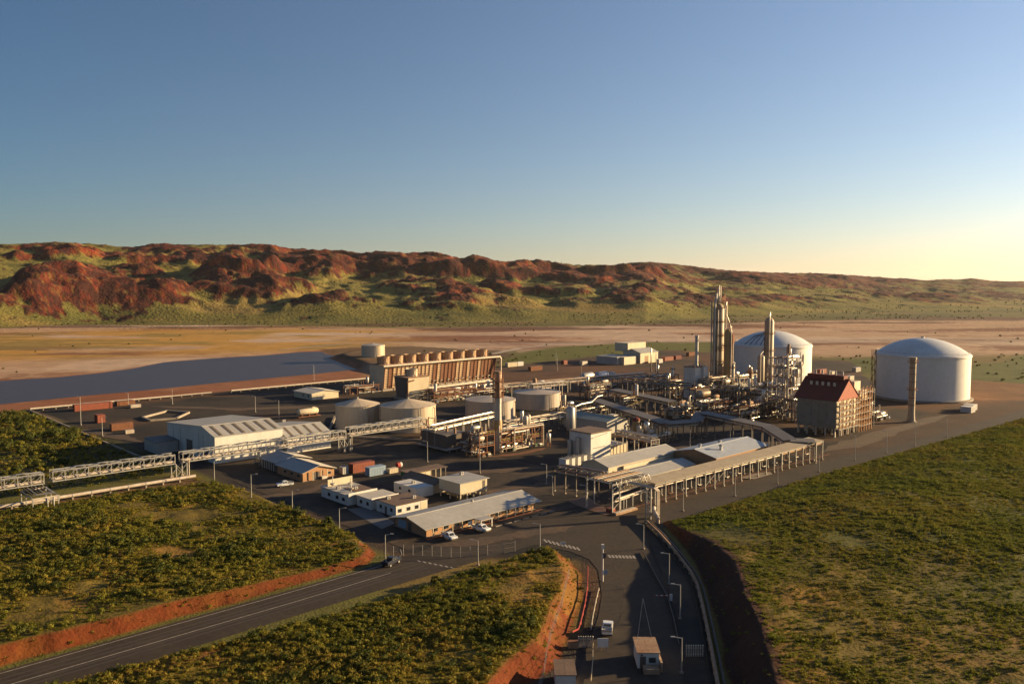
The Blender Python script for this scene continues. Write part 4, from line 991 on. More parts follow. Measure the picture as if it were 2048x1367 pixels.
# ------------------------------------------------------------------ buildings
wh = gable('warehouse', 'big white warehouse left of the beige tanks with a grey roof', 'warehouse', 123, 149.4, 286.5, 331, 9.7, 12.3, 'a', m_white, m_greyroof, m_greyroof, rpos=0.24, over=0.3)
for k in range(6):
    x = 2.2 + 4.3 * k
    MB().hexa([(x, .4, 10.02), (x + 1.1, .4, 10.02), (x + 1.1, 9.6, 12.27), (x, 9.6, 12.27), (x, .4, 10.06), (x + 1.1, .4, 10.06), (x + 1.1, 9.6, 12.31), (x, 9.6, 12.31)]).build('skylight_strip', m_skyl, wh)
door(wh, 0, 20, 5.5, 5.8, 'w', m_dark); door(wh, 0, 6, 4.5, 3.6, 'w', m_dark)
for y in (10, 14, 31, 38): MB().box(-.12, 0, y, y + .12, .2, 9.4).build('downpipe', m_galv, wh)
for y in (2.5, 27.5, 34.5, 41): MB().box(-.035, 0, y, y + 3.4, .4, 8.6).build('wall_sheet', m_white, wh)
wh2 = gable('workshop_wing', 'lower white wing with a striped roof joined to the right end of the warehouse', 'warehouse', 150.2, 169, 284.5, 318, 6.4, 9.2, 'a', m_white, m_greyroof, rpos=0.24, over=0.2)
for k in range(4):
    x = 2 + 4.2 * k
    MB().hexa([(x, .4, 6.70), (x + 1.1, .4, 6.70), (x + 1.1, 7.4, 9.15), (x, 7.4, 9.15), (x, .4, 6.75), (x + 1.1, .4, 6.75), (x + 1.1, 7.4, 9.2), (x, 7.4, 9.2)]).build('skylight_strip', m_skyl, wh2)
st = flatbox('lean_to_store', 'grey lean-to in the shade against the left wall of the warehouse', 'shed', 114, 122.5, 319, 331, 4.2, m_greyroof, m_gcover, tilt=.4)
bq = gable('canteen_building', 'gabled building with a brick front and pale lit roof behind a parked pickup', 'building', 132.4, 144, 240.6, 258, 3.0, 4.6, 'b', m_brick, m_greyroof, m_paleroof, over=0.7)  # right roof slope coloured paler than the left to paint in the sun
MB().box(3.6, 6.2, -.08, .02, 0.1, 2.6).build('alcove', m_dark, bq); MB().box(6.4, 8.2, -1.2, -.1, .1, 1.0).build('planter_wall', m_paleroof, bq)
for x in (3.2, 6.4, 8.6): MB().box(x - .12, x + .12, -.9, -.66, 0.1, 3.1).build('porch_post', m_cream, bq)
window(bq, 9.2, 0, 1.1, 1.2, 1.0, 's')
for y in (2, 6.5, 11): window(bq, 0, y, 1.1, 1.6, 1.0, 'w')
bq2 = gable('open_shelter', 'gabled shelter roof with one lit slope directly behind the brick fronted building', 'shelter', 133.5, 146, 260.5, 271, 3.1, 4.7, 'b', m_dark, m_greyroof, m_paleroof, over=0.8)  # sunlight on the right slope is put in as a paler sheet
for k in range(6): MB().box(-.9, -.75, .6 + 1.7 * k, .75 + 1.7 * k, 0, 3).build('post', m_white, bq2)
sh = gable('pump_shed', 'pale roofed shed standing alone left of the small cooling tower', 'shed', 232, 249, 410, 430, 3.6, 4.8, 'b', m_cream, m_paleroof, over=0.6)
for y in (3, 9): window(sh, 0, y, 1.3, 1.5, 1.2, 'w')
# offices
o1 = thing('flat_roof_office', 'low white office with a roof parapet and two pole antennas', 'office', 127.2, 205.2)
MB().box(0, 9.6, 0, 14.8, 0, 3.0).build('wall', m_white, o1); MB().box(-.3, 9.9, -.3, 15.1, 3.0, 3.2).build('roof_sheet', m_greyroof, o1)
MB().box(3.6, 9.7, .3, 8, 3.21, 3.32).build('roof_patch', m_brownroof, o1)
MB().box(0, 9.9, -.5, -.28, 2.7, 3.7).build('parapet', m_white, o1); MB().box(1.2, 9.8, 13.0, 13.3, 3.2, 5.2).build('parapet', m_cream, o1)
for x, y, h in ((2.0, 11.6, 6.4), (3.2, 3.2, 7.2)):
    q = MB().cyl((x, y, 3.2), (x, y, h), .14, 8).build('antenna_mast', m_white, o1); MB().lathe([(.2, 3.6), (.75, 4.0), (.8, 4.4), (.3, 4.3)], 14, x, y).build('dish', m_lag, q)
for y in (1.5, 5, 9.5): window(o1, 0, y, 1.0, 1.6, 1.1, 'w')
o2 = flatbox('pale_roof_office', 'white office with a bright pale roof between the parapet office and the brown roofed office', 'office', 129.6, 138.6, 196.6, 204.2, 3.0, m_white, m_paleroof)
MB().box(-.2, 9.2, -.45, -.28, 2.9, 3.5).build('fascia', m_white, o2)
for y in (1.2, 4.6): window(o2, 0, y, 1.0, 1.3, 1.1, 'w')
o3 = flatbox('brown_roof_office', 'white office with a brown flat roof and small dark windows behind the long office', 'office', 130.4, 141.2, 185.6, 195.2, 3.2, m_white, m_brownroof)
for y in (1.6, 6.8): window(o3, 0, y, 1.2, 1.2, 1.1, 'w')
door(o3, 0, 4.4, 1.0, 2.2, 'w', m_dark)
for x in (.6, 3.6, 6.4): window(o3, x, 0, 1.2, 1.3, 1.1, 's')
MB().box(8.4, 10.6, -.04, 0, .3, 2.9).build('wall_sheet', m_cream, o3)
pt = flatbox('portable_cabin', 'white portable cabin with two small windows left of the raised office', 'cabin', 146.4, 152.6, 197.6, 209.4, 3.0, m_white, m_white, z0=.3, over=.05)
for y in (3.2, 8.0): window(pt, 0, y, 1.4, 1.1, 1.0, 'w')
ht = gable('brown_hut', 'low hut with a brown roof behind the raised office', 'hut', 153.6, 161, 199, 215, 2.7, 3.9, 'b', m_cream, m_brownroof, over=.6)
ht2 = thing('carport', 'long slatted timber carport lit from the front beyond the white cabin', 'carport', 157.4, 216)
for k in range(8): MB().box(k * 2.1, k * 2.1 + .2, 0, .2, 0, 2.9).build('post', m_cream, ht2)
for k in range(4): MB().box(.3 + 2.1 * k, 2.0 + 2.1 * k, .05, .15, .3, 2.6).build('wall_panel', m_cream, ht2)
MB().box(-.4, 15.4, -.4, 5.5, 2.95, 3.1).build('roof_sheet', m_brownroof, ht2)
el = flatbox('raised_office', 'cream office raised on white posts over parked equipment', 'office', 154.0, 164.6, 186.4, 196.4, 5.4, m_cream, m_greyroof, z0=2.2, over=.6)
MB().box(-.1, 10.7, -.1, 10.1, 2.0, 2.2).build('floor', m_conc, el)
for x in (.3, 2.9, 5.4, 7.9, 10.3):
    for y in (.3, 5, 9.6): MB().box(x - .18, x + .18, y - .18, y + .18, 0, 2.0).build('post', m_cream, el)
door(el, 8.8, 0, 1.0, 2.4, 's', m_dark, 2.6)
lo = gable('long_office', 'long grey roofed office with a verandah along the car park', 'office', 125.6, 164.4, 165.6, 179, 2.6, 4.0, 'a', m_brick, m_greyroof, over=1.4)
for k in range(12): MB().box(1.2 + 3.2 * k, 1.38 + 3.2 * k, -1.25, -1.07, .1, 2.24).build('verandah_post', m_cream, lo)
for k in range(10):
    if k not in (4, 5): window(lo, 2.0 + 3.6 * k, 0, .9, 1.7, 1.1, 's')
MB().box(14.5, 19, -4.5, -1.45, 2.2, 2.4).build('porch_roof', m_greyroof, lo)
for x in (14.8, 18.6): MB().box(x - .12, x + .12, -4.3, -4.06, 0, 2.2).build('porch_post', m_white, lo)
MB().box(12.6, 14.0, -1.6, -1.48, .6, 1.9).build('notice_board', m_white, lo)
door(lo, 16, 0, 1.6, 2.3, 's', m_dark); door(lo, 0, 6.4, 1.4, 2.4, 'w', m_dark); MB().box(-.06, 0, 8.6, 12.2, .3, 2.4).build('roller_door', m_lblue, lo)
MB().box(-1.3, 40, -2.0, -1.5, 0, .16).build('verandah_kerb', m_redc, lo)
for k in range(7): MB().box(19 + 3.4 * k, 21.4 + 3.4 * k, -5.4, -5.0, 0, .16).build('parking_kerb', m_conc, lo)
cap = MB().cyl((0, 0, 0), (0, 0, .7), .4, 10).build('roof_vent', m_galv, lo, (21, 6.7, 4.1))
# substation block
sb = thing('substation', 'tall white block with a brown flat roof behind four transformer cabinets', 'building', 222, 195)
MB().box(0, 11, 0, 10.5, 0, 10.6).build('wall', m_white, sb); MB().box(-.3, 11.3, -.3, 10.8, 10.6, 11).build('roof_sheet', m_brownroof, sb)
MB().box(11, 22, 1.5, 10, 0, 4.2).build('annex_wall', m_cream, sb); MB().box(11.05, 22.3, 1.2, 10.3, 4.2, 4.45).build('annex_roof', m_greyroof, sb)
MB().box(11.05, 13.4, 1.8, 9, 4.45, 10.4).build('upper_wall', m_cream, sb)
MB().hexa([(.4, -.5, 9.0), (8.8, -.5, 10.0), (8.8, 0, 10.0), (.4, 0, 9.0), (.4, -.5, 9.2), (8.8, -.5, 10.2), (8.8, 0, 10.2), (.4, 0, 9.2)]).build('flashing', m_galv, sb)
for k in range(6): MB().box(11.6 + 2 * k, 11.8 + 2 * k, .7, .9, 0, 5.6).build('rail_post', m_lag, sb)
MB().box(1.0, 8.0, -.05, 0, 5.2, 5.4).build('joint_strip', m_dark, sb)
for y in (5.2, 9): MB().cyl((-1.3, y, .3), (-1.3, y, 7.4 if y == 9 else 9), .9, 12).build('duct', m_galv, sb)
cb = thing('transformer_cabinet', 'white transformer cabinet, nearest the substation wall, first of the four', 'cabinet', *S(1168, 930))
MB().box(0, 1.6, 0, 3.4, .5, 3.4).build('body', m_white, cb); MB().box(-.1, 1.7, -.1, 3.5, 3.4, 3.55).build('lid', m_galv, cb)
for y in (.5, 1.5, 2.5): MB().cyl((.8, y + .2, 3.55), (.8, y + .2, 4.3), .14, 6).build('bushing', m_dark, cb)
for x in (.1, 1.2): MB().box(x, x + .3, .2, 3.2, 0, .5).build('foot', m_conc, cb)
for k, w_ in enumerate(('second', 'third', 'outermost')):
    clone(cb, *S(1156 - 12 * k, 933 + 3 * k), 'white transformer cabinet beside the substation, %s of the four' % w_, group='transformer cabinets')
cb['group'] = 'transformer cabinets'
gb = gable('compressor_hall', 'low hall with a grey green roof behind the substation block', 'hall', 271, 285, 229, 254, 5.2, 6.6, 'b', m_greyroof, m_greenroof, over=.4)
MB().box(9.5, 12.5, 4, 7.5, 6.35, 6.8).build('skylight_strip', m_paleroof, gb)
cA = gable('bagging_shed', 'long grey roofed shed just behind the front pipe rack, left of the blue roofed shed', 'shed', 204.5, 243, 172, 183.5, 5.0, 6.6, 'a', m_cream, m_greyroof, over=.4)
cA2 = gable('sand_shed', 'low annex with a lit cream gutter strip between grey shed and front rack', 'shed', 207, 236, 160.2, 170.8, 3.2, 4.4, 'a', m_cream, m_greyroof, over=.3)
MB().box(4, 26, 10.7, 11.2, 2.8, 4.6).build('parapet', m_cream, cA2)
cB = gable('blue_roof_shed', 'wide shed with a blue grey roof behind the middle of the front pipe rack', 'shed', 240, 273.5, 154.5, 171.5, 5.6, 7.4, 'a', m_brick, m_blueroof, over=.6)
for x, y in ((9, 4), (16, 9), (5, 10)):
    v = MB().cyl((x, y, 6.3), (x, y, 8.0), .5, 10).build('roof_vent', m_white, cB); MB().lathe([(.8, 8), (.8, 8.3), (.1, 8.6)], 10, x, y).build('cowl', m_galv, v)
fb = thing('far_workshop', 'group of grey and cream workshop blocks by the far edge of the plant', 'workshop', 515, 419)
MB().box(0, 22, 6, 28, 0, 6.0).build('wall', m_greyroof, fb); MB().box(4, 20, 2, 6, 0, 6.2).build('store_wall', m_cream, fb)
MB().profx([(0, 0), (18, 0), (18, 8.5), (9, 11.5), (0, 8.5)], 22.4, 46).build('hall_wall', m_cream, fb)
roof_slab(22, 46.4, -.5, 8.5, 9, 11.7).build('roof_sheet', m_greyroof, fb); roof_slab(22, 46.4, 18.5, 8.5, 9, 11.7).build('roof_sheet', m_greyroof, fb)
MB().box(26, 50, 16, 30, 8.8, 15.8).build('upper_wall', m_cream, fb); MB().box(-.4, 22, 5.6, 28.4, 6.0, 6.3).build('roof_sheet', m_greyroof, fb)
door(fb, 28, 0, 5, 6, 's', m_rustw)

for par, spots in ((o1, ((1.5, 8, 3.2), (7, 10, 3.2), (5, 4, 3.32))), (o3, ((2, 7, 3.4), (8, 3, 3.4))), (pt, ((3, 6, 3.18),)), (wh2, ((9, 20, 9.0),)), (el, ((7, 8, 5.7),))):
    for x, y, z in spots:
        ac = MB().box(x, x + 1.1, y, y + .8, z - .1, z + .75).build('air_conditioner', m_galv, par); MB().cyl((x + .55, y - .03, z + .35), (x + .55, y - .01, z + .35), .28, 10).build('fan_grille', m_dark, ac)
# ------------------------------------------------------------------ pipe racks, bridges, ground pipes
def rack(name, label, pts, w_, h, step, cover, m_cov, npipe=4, m_post=None, cat='pipe rack', pz=1.5, seedv=1):
    """pipe rack along grid points pts (a,b[,z]): paired columns, cross beams, pipes, cover sheets bay by bay"""
    r = random.Random(seedv); a0, b0 = pts[0][:2]; t = thing(name, label, cat, a0, b0); mp = m_post or m_steel
    post0 = {}
    bm = {}
    for (p, q) in zip(pts, pts[1:]):
        ax, ay = p[0] - a0, p[1] - b0; bx, by = q[0] - a0, q[1] - b0; z0 = p[2] if len(p) > 2 else h; z1 = q[2] if len(q) > 2 else h
        L = math.dist((ax, ay), (bx, by)); n = max(1, round(L / step)); dx, dy = (bx - ax) / L, (by - ay) / L; nx, ny = -dy, dx
        for k in range(n + 1):
            x, y, z = ax + dx * L * k / n, ay + dy * L * k / n, z0 + (z1 - z0) * k / n
            for s in (-1, 1):
                px, py = x + nx * s * w_ / 2, y + ny * s * w_ / 2; key = round(z, 1)
                if key not in post0:
                    post0[key] = MB().box(-.13, .13, -.13, .13, .0, z).build('column', mp, t, (px, py, 0))
                    MB().box(-.3, .3, -.3, .3, 0, .45).build('footing', m_conc, post0[key])
                else:
                    c = part(post0[key], t, (px, py, 0)); part(post0[key].children[0], c, (0, 0, 0))
            MB().beam((x - nx * w_ * .55, y - ny * w_ * .55, z - .15), (x + nx * w_ * .55, y + ny * w_ * .55, z - .15), .22, .3).build('cross_beam', mp, t)
            MB().beam((x - nx * w_ * .5, y - ny * w_ * .5, z - pz - .2), (x + nx * w_ * .5, y + ny * w_ * .5, z - pz - .2), .18, .22).build('cross_beam', mp, t)
            if k < n and cover:
                zz = z + .16; z2 = z0 + (z1 - z0) * (k + 1) / n + .16; e = .035
                x2, y2 = ax + dx * L * (k + 1) / n, ay + dy * L * (k + 1) / n; hw = w_ * .56
                sl = .22
                c = [(x + dx*e - nx*hw, y + dy*e - ny*hw, zz - sl), (x2 - dx*e - nx*hw, y2 - dy*e - ny*hw, z2 - sl), (x2 - dx*e + nx*hw, y2 - dy*e + ny*hw, z2 + sl), (x + dx*e + nx*hw, y + dy*e + ny*hw, zz + sl)]
                MB().hexa(c + [(u, v, q_ + .1) for u, v, q_ in c]).build('cover_sheet', m_cov, t)
            if k < n and r.random() < .18:
                x2, y2 = ax + dx * L * (k + 1) / n, ay + dy * L * (k + 1) / n
                MB().beam((x - nx * w_ / 2, y - ny * w_ / 2, z * .25), (x2 - nx * w_ / 2, y2 - ny * w_ / 2, z * .72), .12).build('brace', mp, t)
        for s in (-1, 1):
            MB().beam((ax + nx * s * w_ / 2, ay + ny * s * w_ / 2, z0 - .45), (bx + nx * s * w_ / 2, by + ny * s * w_ / 2, z1 - .45), .2, .28).build('rail_beam', mp, t)
        for j in range(npipe):
            o = -w_ * .42 + w_ * .84 * j / max(1, npipe - 1); rad = r.choice((.16, .22, .3, .36)); lev = -pz if j % 2 == 0 or cover else .25
            zz = lev + rad + .02
            p0 = mathutils.Vector((ax + nx * o, ay + ny * o, z0 + zz)); p1 = mathutils.Vector((bx + nx * o, by + ny * o, z1 + zz))
            m_ = r.choice((m_silver, m_lag, m_lag, m_rustw))
            if rad >= .3:                                         # lagged pipe: sleeves with open flange gaps
                k2 = max(2, int(L / 7)); mbp = MB().cyl(p0, p1, rad * .7, 8)
                for i in range(k2): mbp.cyl(p0.lerp(p1, (i + .04) / k2), p0.lerp(p1, (i + .93) / k2), rad, 9)
                mbp.build('pipe', m_, t)
            else: MB().cyl(p0, p1, rad, 7).build('pipe', m_, t)
    return t
fr = rack('pipe_rack', 'long pipe rack with a beige cover along the front road', [(193.5, 147.6, 6.2), (262, 145.0, 6.6), (289, 143.6, 7.2)], 5.4, 6.4, 4.75, True, m_tray, 5, m_galv, seedv=3)
for k in range(12):
    x = 6 + 7.6 * k; MB().tube([(x, -3.0, 5.0), (x, -3.0, 2.6), (x + .8, -3.0, 2.2), (x + 2.4, -3.0, 2.2)], .14, 6).build('drop_pipe', m_lag if k % 3 else m_rust, fr)
# head of the rack: a tall frame with cable loops and a cross rack to the sheds
hd = thing('rack_head_frame', 'tall open frame at the left end of the front pipe rack with hanging cable loops', 'steel frame', 177.2, 147.5)
for x in (0, 3.2, 15.5):
    for y in (0, 9.5): MB().box(x - .16, x + .16, y - .16, y + .16, 0, 8.2).build('column', m_galv, hd)
for y in (0, 9.5): MB().beam((-.3, y, 8.0), (16, y, 8.0), .3, .4).build('rail_beam', m_galv, hd)
for x in (0, 4, 8, 12, 15.5): MB().beam((x, -.4, 8.35), (x, 10, 8.35), .25, .3).build('cross_beam', m_galv, hd)
for k in range(4): MB().beam((0, 0, 1 + 1.8 * k), (3.2, 0, 2.6 + 1.8 * k), .12).build('brace', m_galv, hd)
for k in range(22):
    x = .4 + .7 * k; MB().tube([(x, .2, 8.3), (x + .1, -.9, 8.5 + .5 * rng.random()), (x + .2, -1.6, 7.4), (x + .25, -1.3, 6.3), (x + .3, .1, 6.0)], .09, 4).build('cable_loop', m_tray if k % 3 else m_galv, hd)
for k in range(7): MB().cyl((.2, 1 + 1.2 * k, 8.75), (16, 1 + 1.2 * k, 8.75), .12 + .06 * (k % 3), 7).build('pipe', (m_dark, m_steel, m_rustw)[k % 3], hd)
for z, y in ((3.4, .6), (2.6, 1.2), (4.6, 2.0)): MB().cyl((2.6, y, z), (17, y, z + .6), .22 if z < 3 else .36, 8).build('pipe', m_lag, hd)
for x in (5, 6.4, 7.6, 10.5): MB().box(x - .1, x + .1, 1, 1.2, 0, 3).build('stanchion', m_galv, hd)
MB().box(-.6, 1.6, .2, 1.8, .1, 1.3).build('valve_skid', m_red, hd)
rack('cross_rack', 'short dark pipe rack running back from the rack head to the grey shed', [(186, 158, 8.0), (186, 176, 7.4)], 5.0, 8, 5, False, m_gcover, 7, m_dark, seedv=5)
gp = thing('pipe_riser_gantry', 'slim lattice gantry carrying twin pipes down at the corner of the field', 'gantry', 180.2, 136.4)
for y in (0, 1.6): MB().box(-.14, .14, y - .14, y + .14, 0, 8.6).build('column', m_galv, gp)
for k in range(6): MB().beam((0, 0, .6 + 1.3 * k), (0, 1.6, 1.7 + 1.3 * k), .12).build('brace', m_galv, gp)
for k in range(3): MB().tube([(2.2 + .5 * k, -.4, .8), (2.2 + .5 * k, -.4, 7.4), (1.6 + .5 * k, 0.2, 8.4), (1.6 + .5 * k, 9, 8.4)], .2, 7).build('pipe', m_lag, gp)
MB().tube([(-1.6, -3.6, .0), (-1.6, -3.6, 1.4), (-1.2, -3.0, 1.7), (3, 1.2, 1.7), (5, 2.6, 1.7)], .55, 9).build('ground_pipe', m_lag, gp)
# dark racks inside the plant
def zs(px, py, z): return S(px, py, z)
def rk(label, pix, z, w_, step=6, seedv=1, cov=True, mc=None, np_=4, mp=None):
    return rack('pipe_rack', label, [(*zs(x, y, zz), zz) for x, y, zz in [(p if len(p) == 3 else (p[0], p[1], z)) for p in pix]], w_, z, step, cov, mc or m_gcover, np_, mp or m_dark, seedv=seedv)
rk('grey covered pipe rack running past the hall with the grey green roof', [(1190, 799), (1335, 846)], 7.5, 5, seedv=11)
rk('dark covered pipe rack below the row of horizontal drums', [(1225, 778), (1345, 803)], 8, 5, seedv=12)
rk('grey covered pipe rack bending round to the right end of the front rack', [(1330, 846, 7.5), (1392, 842, 7.5), (1404, 824, 9.5), (1535, 852, 9.5), (1580, 880, 7.6), (1630, 882, 7.6)], 9, 4.6, seedv=13)
rk('open pipe rack below the tall columns', [(1250, 757), (1390, 768), (1500, 778), (1600, 790)], 9, 6, seedv=14, cov=False, np_=7)
rk('open pipe rack between the cooling tower and the drums', [(1000, 770), (1150, 758), (1290, 747)], 7, 6, seedv=15, cov=False, np_=6, mp=m_steel)
rk('sunlit pipe rack leading from the pipe bridge to the flare stack', [(862, 853), (985, 826)], 8.6, 4, seedv=16, cov=False, np_=6, mp=m_steel)
rk('low dark pipe rack between the flare stack and the grey scrubber', [(1010, 845), (1130, 826), (1210, 812)], 6, 4, seedv=17, cov=False, np_=5)
rk('pipe rack in front of the long cooling tower', [(860, 778), (985, 762)], 6, 5, seedv=18, cov=False, np_=6, mp=m_rust)
rk('short pipe rack on tall posts right of the substation', [(1238, 862), (1310, 878)], 7.5, 4, seedv=19, cov=False, np_=7, mp=m_steel)
rk('arched pipe rack with hangers behind the grey tanks', [(1062, 770), (1130, 764)], 8, 5, seedv=20, cov=False, np_=5, mp=m_lag)

# ---- pipe bridge at the left: truss spans on trestles
BB = 273.0
def truss(label, a0, a1, z0, z1, group='truss spans of the pipe bridge'):
    t = thing('truss_span', label, 'truss bridge', a0, BB, group=group); L = a1 - a0; n = max(2, round(L / 3.4)); w_ = 3.4
    for y in (0, w_):
        MB().beam((0, y, z0), (L, y, z0), .26, .3).build('bottom_chord', m_galv, t); MB().beam((0, y, z1), (L, y, z1), .2, .24).build('top_chord', m_galv, t)
    p0 = MB().box(-.1, .1, -.1, .1, z0, z1).build('post', m_galv, t, (0, 0, 0)); part(p0, t, (0, w_, 0))
    d0 = MB().beam((0, 0, z0), (L / n, 0, z1), .11).build('diagonal', m_galv, t, (0, 0, 0))
    c0 = MB().beam((0, -.2, z0 - .1), (0, w_ + .2, z0 - .1), .18, .22).build('cross_beam', m_galv, t)
    f0 = MB().box(.06, L / n - .06, .3, 1.2, z1 + .25, z1 + .33).build('walkway_panel', m_galv, t, (0, 0, 0))
    for k in range(1, n + 1):
        x = L * k / n; part(p0, t, (x, 0, 0)); part(p0, t, (x, w_, 0)); part(c0, t, (x, 0, 0))
        if k < n: part(d0, t, (x, 0, 0)); part(d0, t, (x, w_, 0)); part(f0, t, (x, 0 if k % 2 else 1.9, 0))
    for j, (y, rad, z) in enumerate(((.5, .34, z0 + .55), (1.3, .22, z0 + .45), (2.1, .28, z0 + .5), (2.9, .2, z0 + .45), (.9, .16, z1 - .5), (2.4, .2, z1 - .5))):
        k2 = max(2, int(L / 5)); mbp = MB().cyl((0, y, z), (L, y, z), rad * .72, 7)
        for i in range(k2): mbp.cyl((L * (i + .05) / k2, y, z), (L * (i + .92) / k2, y, z), rad, 8)
        mbp.build('pipe', (m_lag, m_silver, m_lag, m_rustw, m_galv, m_lag)[j], t)
    return t
xs_ = [A(-260, BB, 6), A(88, BB, 6), A(106, BB, 6), A(350, BB, 6), A(366, BB, 6), A(692, BB, 6), A(700, BB, 6), A(852, BB, 6)]
truss('truss span of the pipe bridge leaving the picture at the left', xs_[0], xs_[1], 5.0, 8.0)
truss('truss span of the pipe bridge directly behind the thick ground pipe', xs_[2], xs_[3], 5.2, 8.2)
truss('long truss span of the pipe bridge in front of the white warehouse', xs_[4], xs_[5], 5.3, 8.3)
truss('truss span of the pipe bridge in front of the beige tanks', xs_[6], xs_[7], 6.0, 9.0)
def trestle(label, a, w_=3.4, h=5.2, l=2.6, m=None):
    t = thing('trestle', label, 'trestle', a, BB, group='trestles of the pipe bridge'); p0 = None
    for x in (0, l):
        for y in (-.4, w_ + .4):
            if p0 is None: p0 = MB().box(-.15, .15, -.15, .15, .3, h - .15).build('leg', m or m_galv, t, (x, y, 0)); MB().box(-.5, .5, -.5, .5, 0, .6).build('footing', m_conc, p0)
            else: c = part(p0, t, (x, y, 0)); part(p0.children[0], c, (0, 0, 0))
    for y in (-.4, w_ + .4):
        for s in (0, 1): MB().beam((l * s, y, .7), (l * (1 - s), y, h - .3), .11).build('brace', m or m_galv, t)
    for x in (0, l): MB().beam((x, -.4, h - .3), (x, w_ + .4, h - .3), .2, .25).build('cap_beam', m or m_galv, t)
    MB().tube([(l + .6, -.5, .6), (l + .6, -.5, h + .6)], .2, 7).build('riser_pipe', m_lag, t)
    return t
trestle('braced trestle under the bridge at the end of the ground pipe', A(352, BB, 0), l=3.6)
trestle('trestle under the bridge in front of the beige tanks', A(688, BB, 0))
trestle('rusty trestle tower where the bridge ends beside the large beige tank', A(853, BB, 0), h=8.6, l=4, m=m_rust)
trestle('thin trestle under the bridge in front of the warehouse', A(520, BB, 0), l=1.2)
bt = thing('pipe_junction_frame', 'broad low frame with loops of pipe under the gap in the bridge at the left', 'steel frame', A(62, 262, 0), 259.5)
for x in (0, 6.5):
    for y in (0, 7.5, 13): MB().box(x - .15, x + .15, y - .15, y + .15, 0, 4.0).build('column', m_galv, bt)
for y in (0, 13): MB().beam((-.3, y, 3.9), (6.8, y, 3.9), .25, .3).build('rail_beam', m_lag, bt)
MB().beam((-.3, 0, 2.6), (6.8, 0, 2.6), .22, .25).build('rail_beam', m_lag, bt)
for x in (0, 6.5): MB().beam((x, 0, 3.9), (x, 13, 3.9), .25, .3).build('rail_beam', m_galv, bt)
for k in range(6): MB().tube([(.6 + k, 13, 4.6), (.6 + k, 2 + .5 * k, 4.4), (5.8, 1.2 + .5 * k, 4.4)], .16, 6).build('pipe_loop', m_galv if k % 2 else m_dark, bt)
for x in (3.6, 5.2): MB().tube([(x, -.4, .3), (x, -.4, 3.6)], .2, 7).build('riser_pipe', m_galv, bt)
# ground pipe left
ga0, ga1 = A(-260, 271, 0), A(384, 271, 0)
gpipe = thing('ground_pipe', 'thick pale pipe on low supports running along the ground below the bridge', 'pipeline', ga0, 268.0)
n = int((ga1 - ga0) / 5.2)
for k in range(n):
    x0, x1 = (ga1 - ga0) * k / n, (ga1 - ga0) * (k + 1) / n
    MB().cyl((x0 + .04, 0, 1.25), (x1 - .04, 0, 1.25), .52, 12).build('pipe_section', m_lag, gpipe); MB().box(x0 - .22, x0 + .22, -.5, .5, 0, .75).build('support', m_conc, gpipe)
    MB().cyl((x0 - .08, 0, 1.25), (x0 + .08, 0, 1.25), .58, 12).build('flange', m_galv, gpipe)
# perimeter pipe along the lake and the wall beside the scrub
pp = thing('perimeter_pipe', 'long pale pipe along the lake side edge of the plant', 'pipeline', 107, 472); n = 34
for k in range(n):
    x0, x1 = 201 * k / n, 201 * (k + 1) / n
    if 16 <= k <= 17: continue
    MB().cyl((x0 + .05, 0, 1.3), (x1 - .05, 0, 1.3), .5 if k < 12 or k > 17 else .34, 9).build('pipe_section', m_lag, pp); MB().box(x0 - .2, x0 + .2, -.4, .4, 0, .9).build('support', m_conc, pp)
pw = thing('perimeter_wall', 'low concrete kerb wall between the scrub and the warehouse yard', 'wall', 106.6, 311); n = 27
for k in range(n): MB().box(0, .7, k * 6 + .03, k * 6 + 5.97, 0, .75).build('wall_block', m_conc, pw)
# pipes along the lane below the field bank
ln = thing('lane_pipeline', 'pipeline on low supports following the lane below the grass field', 'pipeline', *S(1291, 1046))
lp = [S(*q) for q in ((1291,1046),(1318,1072),(1350,1108),(1380,1148),(1394,1175),(1404,1215),(1414,1262),(1425,1320),(1436,1380),(1452,1470))]
o_ = lp[0]; lp = [(a - o_[0], b - o_[1]) for a, b in lp]
for (p, q) in zip(lp, lp[1:]):
    d = math.dist(p, q); ux, uy = (q[0] - p[0]) / d, (q[1] - p[1]) / d
    MB().cyl((*p, .9), (*q, .9), .34, 10).build('pipe_section', m_rustw, ln); MB().cyl((p[0] - uy * 1.1, p[1] + ux * 1.1, .6), (q[0] - uy * 1.1, q[1] + ux * 1.1, .6), .22, 8).build('pipe_section', m_dark, ln)
    k2 = max(1, int(d / 4))
    for i in range(k2):
        x, y = p[0] + (q[0] - p[0]) * i / k2, p[1] + (q[1] - p[1]) * i / k2; MB().box(x - .25, x + .25, y - .25, y + .25, 0, .55).build('support', m_conc, ln)
    MB().beam((p[0] + uy * .9, p[1] - ux * .9, .16), (q[0] + uy * .9, q[1] - ux * .9, .16), .3, .3).build('kerb', m_asph, ln)
"""
"""
